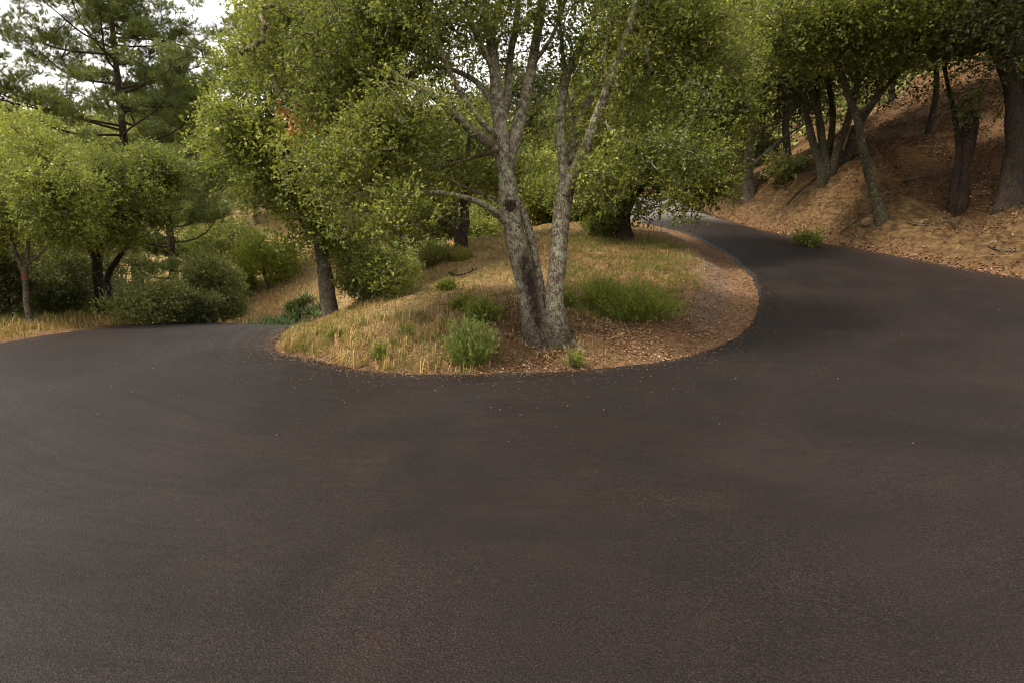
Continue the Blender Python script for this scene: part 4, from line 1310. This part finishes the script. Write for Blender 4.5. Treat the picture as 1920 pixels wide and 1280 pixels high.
gA = generic(201, 8, 7, M_OAK_D, B_DARK, 420, .14, .55)
gB = generic(202, 7, 7.5, M_OAK, B_GREY, 420, .14, .55)
gC = generic(203, 5, 5, M_OAK_L, B_GREY, 340, .12, .45)
bgt = [
    (gA, 0.5, 44, 1.0, 0.0, 'dark oak where the upper road curves out of sight', None),
    (gA, 10.5, 35, .9, 1.3, 'dark oak behind the pale grey trunk', None),
    (gA, 13.0, 37, 1.1, 2.2, 'big dark oak filling the shade behind the clump of curving stems', None),
    (gB, 17.5, 33, .85, .7, 'oak showing over the ridge behind the leaning tree', None),
    (gA, 20.5, 27, .9, 3.3, 'dark oak on the upper slope behind the broken trunk', None),
    (gA, 17.5, 18.5, .8, 4.1, 'dark oak on the slope behind the massive trunk', None),
    (gB, -1.5, 33, .62, 5.0, 'mid green oak seen between the two stems of the big oak', None),
    (gB, 5.5, 54, 1.1, 1.9, 'green oak furthest along the upper road', None),
    (gC, 0.3, 24.5, .62, .4, 'light green small tree behind the low leafy oak', None),
    (gB, -4.0, 33, .75, 3.0, 'green oak in the valley behind the small two-stemmed tree', None),
    (gB, -3.0, 40, .8, 4.4, 'green oak in the valley behind the bushy oak', None),
    (gC, -18.5, 27, .9, 1.1, 'light green tree below the pine at the far left', None),
    (gB, -21, 33, .8, 2.8, 'green oak at the foot of the tall pine', None),
    (gA, -15.0, 21.5, .62, 5.5, 'dark tree in the shade behind the left verge trees', None),
    (gA, -13.0, 20.5, .5, 0.9, 'dark low tree in the hollow left of the olive shrub', None),
    (gC, -17, 46, 1.0, 2.0, 'pale green tree on the far slope left of the clearing', None),
    (gB, -26, 55, 1.1, 0.5, 'oak on the hillside at the left edge of the photo behind the pine', None),
]
used = set()
for (src, x, y, s, rz_, lab, _) in bgt:
    o = src if src.name not in used and not used.add(src.name) else copy_tree(src)
    o.location = (x, y, height([x], [y])[0] - .1)
    o.rotation_euler = (0, 0, rz_)
    o.scale = (s, s, s)
    tag(o, lab, 'tree', 'oaks in the background')

# far wooded hillside: one mass
rng = np.random.default_rng(301)
n = 4800
hx = rng.uniform(-75, 70, n)
hy = rng.uniform(46, 125, n)
keep = fbm2(hx, hy, .09, 3, 55) > .31
keep &= ~((np.abs(hx + 6) < 9) & (hy < 62))
hx, hy = hx[keep], hy[keep]
hz = height(hx, hy)
nb_ = len(hx)
cr_ = rng.uniform(1.0, 2.3, nb_)
reps = 4
C = np.stack([hx, hy, hz + cr_ * .5], 1).repeat(reps, 0) + rng.normal(size=(nb_ * reps, 3)) * .55 * cr_.repeat(reps)[:, None] * np.array([1, 1, .6])
V, F, T = clusters_to_leaves(rng, C, 1.0, 24, .42, .7, np.repeat(rng.normal(0, .17, nb_), reps))
tag(mesh_obj('hillside_wood', V, [F], M_SAGE, attrs={'tint': T}), 'distant scrub and trees covering the far hillside', 'wood', kind='stuff')


# ------------------------------------------------------------------ grass, litter, sticks, stones
def grass(name, label, x, y, z, h, tint, seed, wid=.004, bend=.5):
    rng = np.random.default_rng(seed)
    n = len(x)
    a = rng.uniform(0, 6.28, n)
    b_ = np.minimum(np.abs(rng.normal(0, bend, n)), 1.5)
    s = np.stack([np.cos(a + 1.57), np.sin(a + 1.57), np.zeros(n)], 1) * (wid * rng.uniform(.6, 1.3, n))[:, None]
    base = np.stack([x, y, z - .01], 1)
    d = np.stack([np.cos(a), np.sin(a), np.zeros(n)], 1)
    zz = np.array([0, 0, 1.])
    p1 = base + (d * (.25 * b_)[:, None] + zz * .6) * h[:, None]
    p2 = base + (d * (.9 * b_)[:, None] + zz * np.maximum(.15, 1 - .5 * b_)[:, None]) * h[:, None]
    V = np.stack([base - s, base + s, p1 + s * .8, p1 - s * .8, p2], 1).reshape(-1, 3)
    i = np.arange(n)[:, None] * 5
    return V, [i + np.array([[0, 1, 2, 3]]), i + np.array([[3, 2, 4]])], np.repeat(np.clip(tint, 0, 1), 5)


rng = np.random.default_rng(401)
N = 620000
x = rng.uniform(-4, 5, N)
y = 7 + 11 * rng.random(N) ** 1.25
z, sd_, di_, do_, is_, bk_ = height(x, y, True)
nz1 = fbm2(x, y, 1.6, 3, 61)
nz2 = fbm2(x, y, 5.0, 3, 62)
front = smooth(10.0, 8.6, y) * smooth(.1, -1.1, x + (nz1 - .5) * 1.4)            # tall lodged straw at the front left
tip_ = smooth(-2.0, -2.8, x) * smooth(12.5, 11.0, y)
crest = smooth(11.0, 13.0, y) * smooth(1.8, .4, x)
mid = smooth(9.0, 10.0, y) * smooth(1.0, 0.2, x) * .55
green = smooth(.4, 1.0, x) * smooth(.75, 1.3, di_ + (nz2 - .5) * .5) * smooth(8.6, 9.6, y) * smooth(16.0, 13.5, y)
clump = smooth(.36, .62, nz2)
patch = smooth(.40, .60, nz1)
rim = np.where(x > 1.4, smooth(.7, 1.15, di_ + (nz2 - .5) * .5), 1.0)
pr = rim * np.maximum.reduce([front * (.08 + .8 * clump * (.2 + .8 * patch)), tip_ * (.2 + .7 * clump), crest * (.08 + .45 * clump), mid * clump * .5, green * (.25 + .7 * clump), .05 + .10 * clump * patch + 0 * x])
k = is_ & (sd_ > .10) & (rng.random(N) < pr * smooth(.02, .35, di_ + (nz2 - .5) * .5) * .8)
x, y, z, g_, nz1, nz2, fr_, tp_ = x[k], y[k], z[k], green[k], nz1[k], nz2[k], front[k], tip_[k]
n_ = len(x)
# blades stand in small tufts that share a lean and a colour
cell = (np.floor(x / .07).astype(np.int64) * 7919 + np.floor(y / .07).astype(np.int64) * 104729)
ch = _hash(cell, cell * 0, cell * 0, 5)
ch2 = _hash(cell, cell * 0 + 1, cell * 0, 6)
h = rng.uniform(.025, .11, n_) * (.45 + 1.0 * ch) * (1 + .9 * fr_ + .3 * tp_)
gm = g_ > .5
h = np.where(gm, h * 1.1, h)
tint = np.where(gm, .31 + (nz1 - .5) * 1.2 + (ch - .5) * .35, .64 + (ch - .5) * .55 + (nz1 - .5) * .8)
tint = tint + rng.normal(0, .09, n_) - tp_ * .22
tint = np.where((ch2 < .30) | ((nz1 > .60) & ~gm & (ch2 < .5)), rng.uniform(.1, .35, n_), tint)
V, F, T = grass('g', '', x, y, z, h, tint, 1, wid=.0032, bend=1.0)
tag(mesh_obj('island_grass', V, F, M_GRASS, attrs={'tint': T}), 'dry straw and thin green grass covering the island', 'grass', kind='stuff')

# verge on the left and the clearing beyond
N = 160000
x = rng.uniform(-13, -5, N)
y = rng.uniform(6, 20, N)
z, sd_, di_, do_, is_, bk_ = height(x, y, True)
k = (sd_ > .12) & (do_ < di_) & (rng.random(N) < smooth(.1, .9, sd_) * (.25 + .75 * smooth(.42, .6, fbm2(x, y, 2, 3, 71))))
x, y, z, sd_ = x[k], y[k], z[k], sd_[k]
h = rng.uniform(.06, .2, len(x)) * (.6 + smooth(.3, 1.4, sd_))
tint = .5 + rng.normal(0, .2, len(x)) - smooth(.7, 2.2, sd_) * .25
V, F, T = grass('g', '', x, y, z, h, tint, 2, wid=.006, bend=.4)
tag(mesh_obj('verge_grass', V, F, M_GRASS, attrs={'tint': T}), 'yellowing grass strip along the left edge of the lower road', 'grass', kind='stuff')
N = 60000
x = rng.uniform(-16, 3, N)
y = rng.uniform(21, 50, N)
z, sd_, di_, do_, is_, bk_ = height(x, y, True)
k = (sd_ > .3) & (rng.random(N) < .2 + .8 * smooth(.4, .6, fbm2(x, y, .6, 3, 72)))
x, y, z = x[k], y[k], z[k]
V, F, T = grass('g', '', x, y, z, rng.uniform(.1, .3, len(x)), .82 + rng.normal(0, .2, len(x)), 3, wid=.02, bend=.6)
tag(mesh_obj('clearing_grass', V, F, M_GRASS, attrs={'tint': T}), 'pale dry grass on the sunny slope beyond the lower road', 'grass', kind='stuff')


def litter(x, y, z, size, seed, tint=None):
    rng_ = np.random.default_rng(seed)
    n = len(x)
    a = rng_.uniform(0, 6.28, n)
    d = np.stack([np.cos(a), np.sin(a), rng_.normal(0, .35, n)], 1)
    pos = np.stack([x, y, z + .006 + rng_.random(n) * .012], 1)
    V, F = leaves(rng_, pos, d, size * rng_.uniform(.6, 1.3, n), .62, 1.4, .5)
    tt = .42 + rng_.normal(0, .2, n) if tint is None else tint
    return V, F, np.repeat(np.clip(tt, 0, 1), 4)


N = 120000
x = rng.uniform(-4, 5, N)
y = 7 + 9 * rng.random(N) ** 1.6
z, sd_, di_, do_, is_, bk_ = height(x, y, True)
wgt = .34 + .66 * smooth(-1.6, 0, x) * smooth(11, 9, y) * smooth(.05, .5, di_) * smooth(3.4, 2.2, x)
wgt *= .3 + .7 * smooth(.4, .6, fbm2(x, y, 3, 3, 81))
k = is_ & (sd_ > .0) & (rng.random(N) < wgt)
V, F, T = litter(x[k], y[k], z[k], .036, 5)
tag(mesh_obj('island_leaf_litter', V, [F], M_LITTER, attrs={'tint': T}), 'fallen brown leaves spread round the foot of the big oak', 'leaf litter', kind='stuff')
N = 230000
x = rng.uniform(6, 19, N)
y = 8 + 20 * rng.random(N)
z, sd_, di_, do_, is_, bk_ = height(x, y, True)
wgt = (.12 + .88 * np.maximum(smooth(.9, 2.6, do_), .8 * smooth(8.6, 10.5, x))) * (.15 + .85 * smooth(.38, .6, fbm2(x, y, 1.5, 4, 82)))
wgt = np.maximum(wgt, .8 * smooth(.5, .1, do_))
k = bk_ & (sd_ > .0) & (rng.random(N) < wgt)
V, F, T = litter(x[k], y[k], z[k], .062, 6, tint=.34 + rng.normal(0, .19, int(k.sum())))
tag(mesh_obj('bank_leaf_litter', V, [F], M_LITTER, attrs={'tint': T}), 'thick brown leaf litter lying under the trees on the bank', 'leaf litter', kind='stuff')
# scattered bits on the asphalt
N = 6500
th_ = rng.random(N)
ii_ = rng.integers(60, len(INN) - 60, N)
off_ = rng.exponential(1, N) * np.where(rng.random(N) < .6, .07, .5)
px0 = INN[ii_, :2] + unit(OUT[ii_, :2] - INN[ii_, :2]) * off_[:, None] + rng.normal(size=(N, 2)) * .06
jj = rng.integers(40, 170, N)
px1 = OUT[jj, :2] - unit(OUT[jj, :2] - INN[jj, :2]) * (rng.exponential(1, N) * np.where(rng.random(N) < .7, .08, .4))[:, None] + rng.normal(size=(N, 2)) * .05
xx = np.concatenate([px0[:, 0], px1[:, 0], rng.uniform(-6, 8, 90)])
yy = np.concatenate([px0[:, 1], px1[:, 1], rng.uniform(4, 12, 90)])
sdz = zones(xx, yy)[0]
k = sdz < .03
V, F, T = litter(xx[k], yy[k], H_ROAD(xx[k], yy[k]) + .008, .016, 7, tint=rng.uniform(.1, .62, int(k.sum())))
tag(mesh_obj('road_debris', V, [F], M_LITTER, attrs={'tint': T}), 'tiny leaf fragments scattered on the asphalt', 'leaf litter', kind='stuff')


# gravel bits on the shoulder
def stones(x, y, z, size, seed):
    r_ = np.random.default_rng(seed)
    n = len(x)
    base = np.array([[1, 0, 0], [-1, 0, 0], [0, 1, 0], [0, -1, 0], [0, 0, .7], [0, 0, -.7]], float)
    f0 = np.array([[0, 2, 4], [2, 1, 4], [1, 3, 4], [3, 0, 4], [2, 0, 5], [1, 2, 5], [3, 1, 5], [0, 3, 5]])
    s = size * r_.uniform(.4, 1.5, n)
    a = r_.uniform(0, 6.28, n)
    v = base[None] * r_.uniform(.6, 1.2, (n, 6, 1)) * s[:, None, None]
    ca, sa = np.cos(a)[:, None], np.sin(a)[:, None]
    vx = v[..., 0] * ca - v[..., 1] * sa
    vy = v[..., 0] * sa + v[..., 1] * ca
    V = np.stack([vx + x[:, None], vy + y[:, None], v[..., 2] + z[:, None]], -1)
    F = (np.arange(n)[:, None, None] * 6 + f0[None]).reshape(-1, 3)
    return V.reshape(-1, 3), F, np.repeat(r_.random(n), 6)


m_st, n_, o_ = nmat('stone')
nb = NB(n_)
sc_ = nb.ramp(nb.attr('tint'), [(0, (.07, .048, .032)), (.6, (.20, .13, .08)), (1, (.42, .34, .26))])
sc_ = nb.mix(.4, sc_, nb.ramp(nb.noise(nb.coord(), 25, 5, .7), [(.3, (.5, .45, .4)), (.7, (1.5, 1.4, 1.3))]), 'MULTIPLY')
nb.link(nb.bsdf(sc_, .9, .2, nb.bump(nb.noise(nb.coord(), 30, 5, .7), .8, .02)), o_.inputs[0])
N = 30000
x = rng.uniform(-4, 5, N)
y = rng.uniform(7, 19, N)
z, sd_, di_, do_, is_, bk_ = height(x, y, True)
k = is_ & (rng.random(N) < smooth(1.0, .2, di_) * (.25 + .75 * smooth(1, 3, x)))
V, F, T = stones(x[k], y[k], z[k] + .002, .009, 8)
tag(mesh_obj('shoulder_gravel', V, [F], m_st, attrs={'tint': T}), 'fine gravel on the bare shoulder round the island', 'gravel', kind='stuff')


def rock(label, px, py, w, h_, seed, name='rock', moss=False, flat=.7):
    r_ = np.random.default_rng(seed)
    b_ = G(px, py)
    nu, nv = 28, 18
    u = np.linspace(0, 2 * np.pi, nu, endpoint=False)
    vv = np.linspace(0.02, np.pi - .02, nv)
    U, W = np.meshgrid(u, vv)
    p = np.stack([np.cos(U) * np.sin(W), np.sin(U) * np.sin(W), np.cos(W)], -1).reshape(-1, 3)
    d = .6 + .75 * fbm(p * 1.5 + seed, 4, seed)
    p = np.sign(p) * np.abs(p) ** .85 * d[:, None] * np.array([w / 2, w / 2 * .8, h_ / 2])
    i = (np.arange(nv - 1)[:, None] * nu + np.arange(nu)[None]).ravel()
    j = (np.arange(nv - 1)[:, None] * nu + (np.arange(nu)[None] + 1) % nu).ravel()
    F = np.stack([i, j, j + nu, i + nu], 1)
    o = mesh_obj(name, p, [F], M_MOSS if moss else m_st, attrs={'tint': np.full(len(p), r_.uniform(.3, .75))}, smooth_=True, loc=b_ + np.array([0, 0, h_ * .12]))
    tag(o, label, 'rock')
    return o


m_ms, n_, o_ = nmat('moss')
nb = NB(n_)
cc = nb.ramp(nb.noise(nb.coord(), 30, 6, .8), [(.3, (.035, .03, .010)), (.5, (.11, .10, .02)), (.72, (.24, .20, .05))])
nb.link(nb.bsdf(cc, .95, .1, nb.bump(nb.noise(nb.coord(), 60, 5, .8), 1, .03)), o_.inputs[0])
M_MOSS = m_ms
rock('yellow mossy mound on the dry slope below the two-stemmed tree', 862, 486, .5, .36, 3, 'mossy_rock', True)
rock('squarish rock added in place of a dark hollow low on the bank below the leaning tree', 1628, 422, .30, .20, 6)  # rock added where the bank has a dark hollow


# fallen sticks
def stick(label, pts, r0, lift=.03, twigs=3, seed=0, mat=None):
    r_ = np.random.default_rng(seed)
    p = ground_line(pts, lift)
    base = p[0].copy()
    p = p + r_.normal(size=p.shape) * .015
    st_ = [resample(p, np.linspace(r0, r0 * .4, len(p)), .06)]
    for k in range(twigs):
        q = st_[0][0][r_.integers(1, len(st_[0][0]) - 1)]
        d = r_.normal(size=3) * .14
        d[2] = abs(d[2]) * .8 + .02
        st_.append((np.array([q, q + d * .5 + r_.normal(size=3) * .01, q + d]), np.array([r0 * .5, r0 * .35, r0 * .15])))
    v, f = wood_mesh(st_, [], 7, .2)
    o = mesh_obj('fallen_branch', v - base, [f], mat or B_TWIG, smooth_=True, loc=base)
    tag(o, label, 'branch')


stick('dark fallen stick lying across the dry slope below the mossy mound', [(842, 517), (862, 521), (880, 516), (895, 510)], .022, twigs=3, seed=1, mat=B_DARK)
stick('pale fallen branch in the litter touching the left of the oak base', [(925, 592), (940, 600), (962, 588), (985, 575)], .014, .06, 5, 2)
stick('thin grey twig arching over the litter left of the oak base', [(930, 600), (950, 580), (975, 572)], .009, .10, 5, 3)
stick('bare twig sticking up in front of the oak base', [(995, 650), (1005, 640), (1015, 655)], .007, .05, 5, 4)
stick('grey stub of root lying near the road edge below the oak', [(1072, 652), (1074, 662), (1073, 668)], .014, .02, 1, 5)
stick('thin broken branch lying on the bank in front of the broken trunk', [(1690, 345), (1720, 338), (1750, 345)], .03, .04, 4, 6, B_GREY)
stick('long pale branch caught in the slope high beside the massive trunk', [(1800, 165), (1835, 150), (1870, 138)], .035, .5, 3, 7, B_PALE)
stick('exposed root running down the sandy bank from the clump of curving stems', [(1545, 322), (1520, 345), (1490, 372), (1462, 402), (1440, 425)], .035, .015, 3, 8, B_TWIG)
stick('exposed root trailing down the bank from the foot of the leaning tree', [(1640, 396), (1615, 412), (1590, 430), (1572, 448)], .03, .012, 3, 9, B_TWIG)
stick('thin dead branch resting in litter low on the bank right of the leaning tree', [(1700, 420), (1735, 428), (1775, 424), (1810, 436)], .02, .03, 6, 10, B_GREY)
stick('forked dead twig in litter at the toe of the bank by the right edge', [(1850, 470), (1872, 478), (1896, 484)], .016, .03, 5, 11, B_TWIG)
# dead orange sprays in the left crown
c0 = P(577, 232, 10.1)
C = c0 + np.random.default_rng(9).normal(size=(9, 3)) * np.array([.2, .1, .06])
V, F, T = clusters_to_leaves(np.random.default_rng(10), C, .13, 90, .06, .6)
mesh_obj('dead_spray', V - np.array(bushy.location), [F], M_DEAD, bushy, attrs={'tint': T})
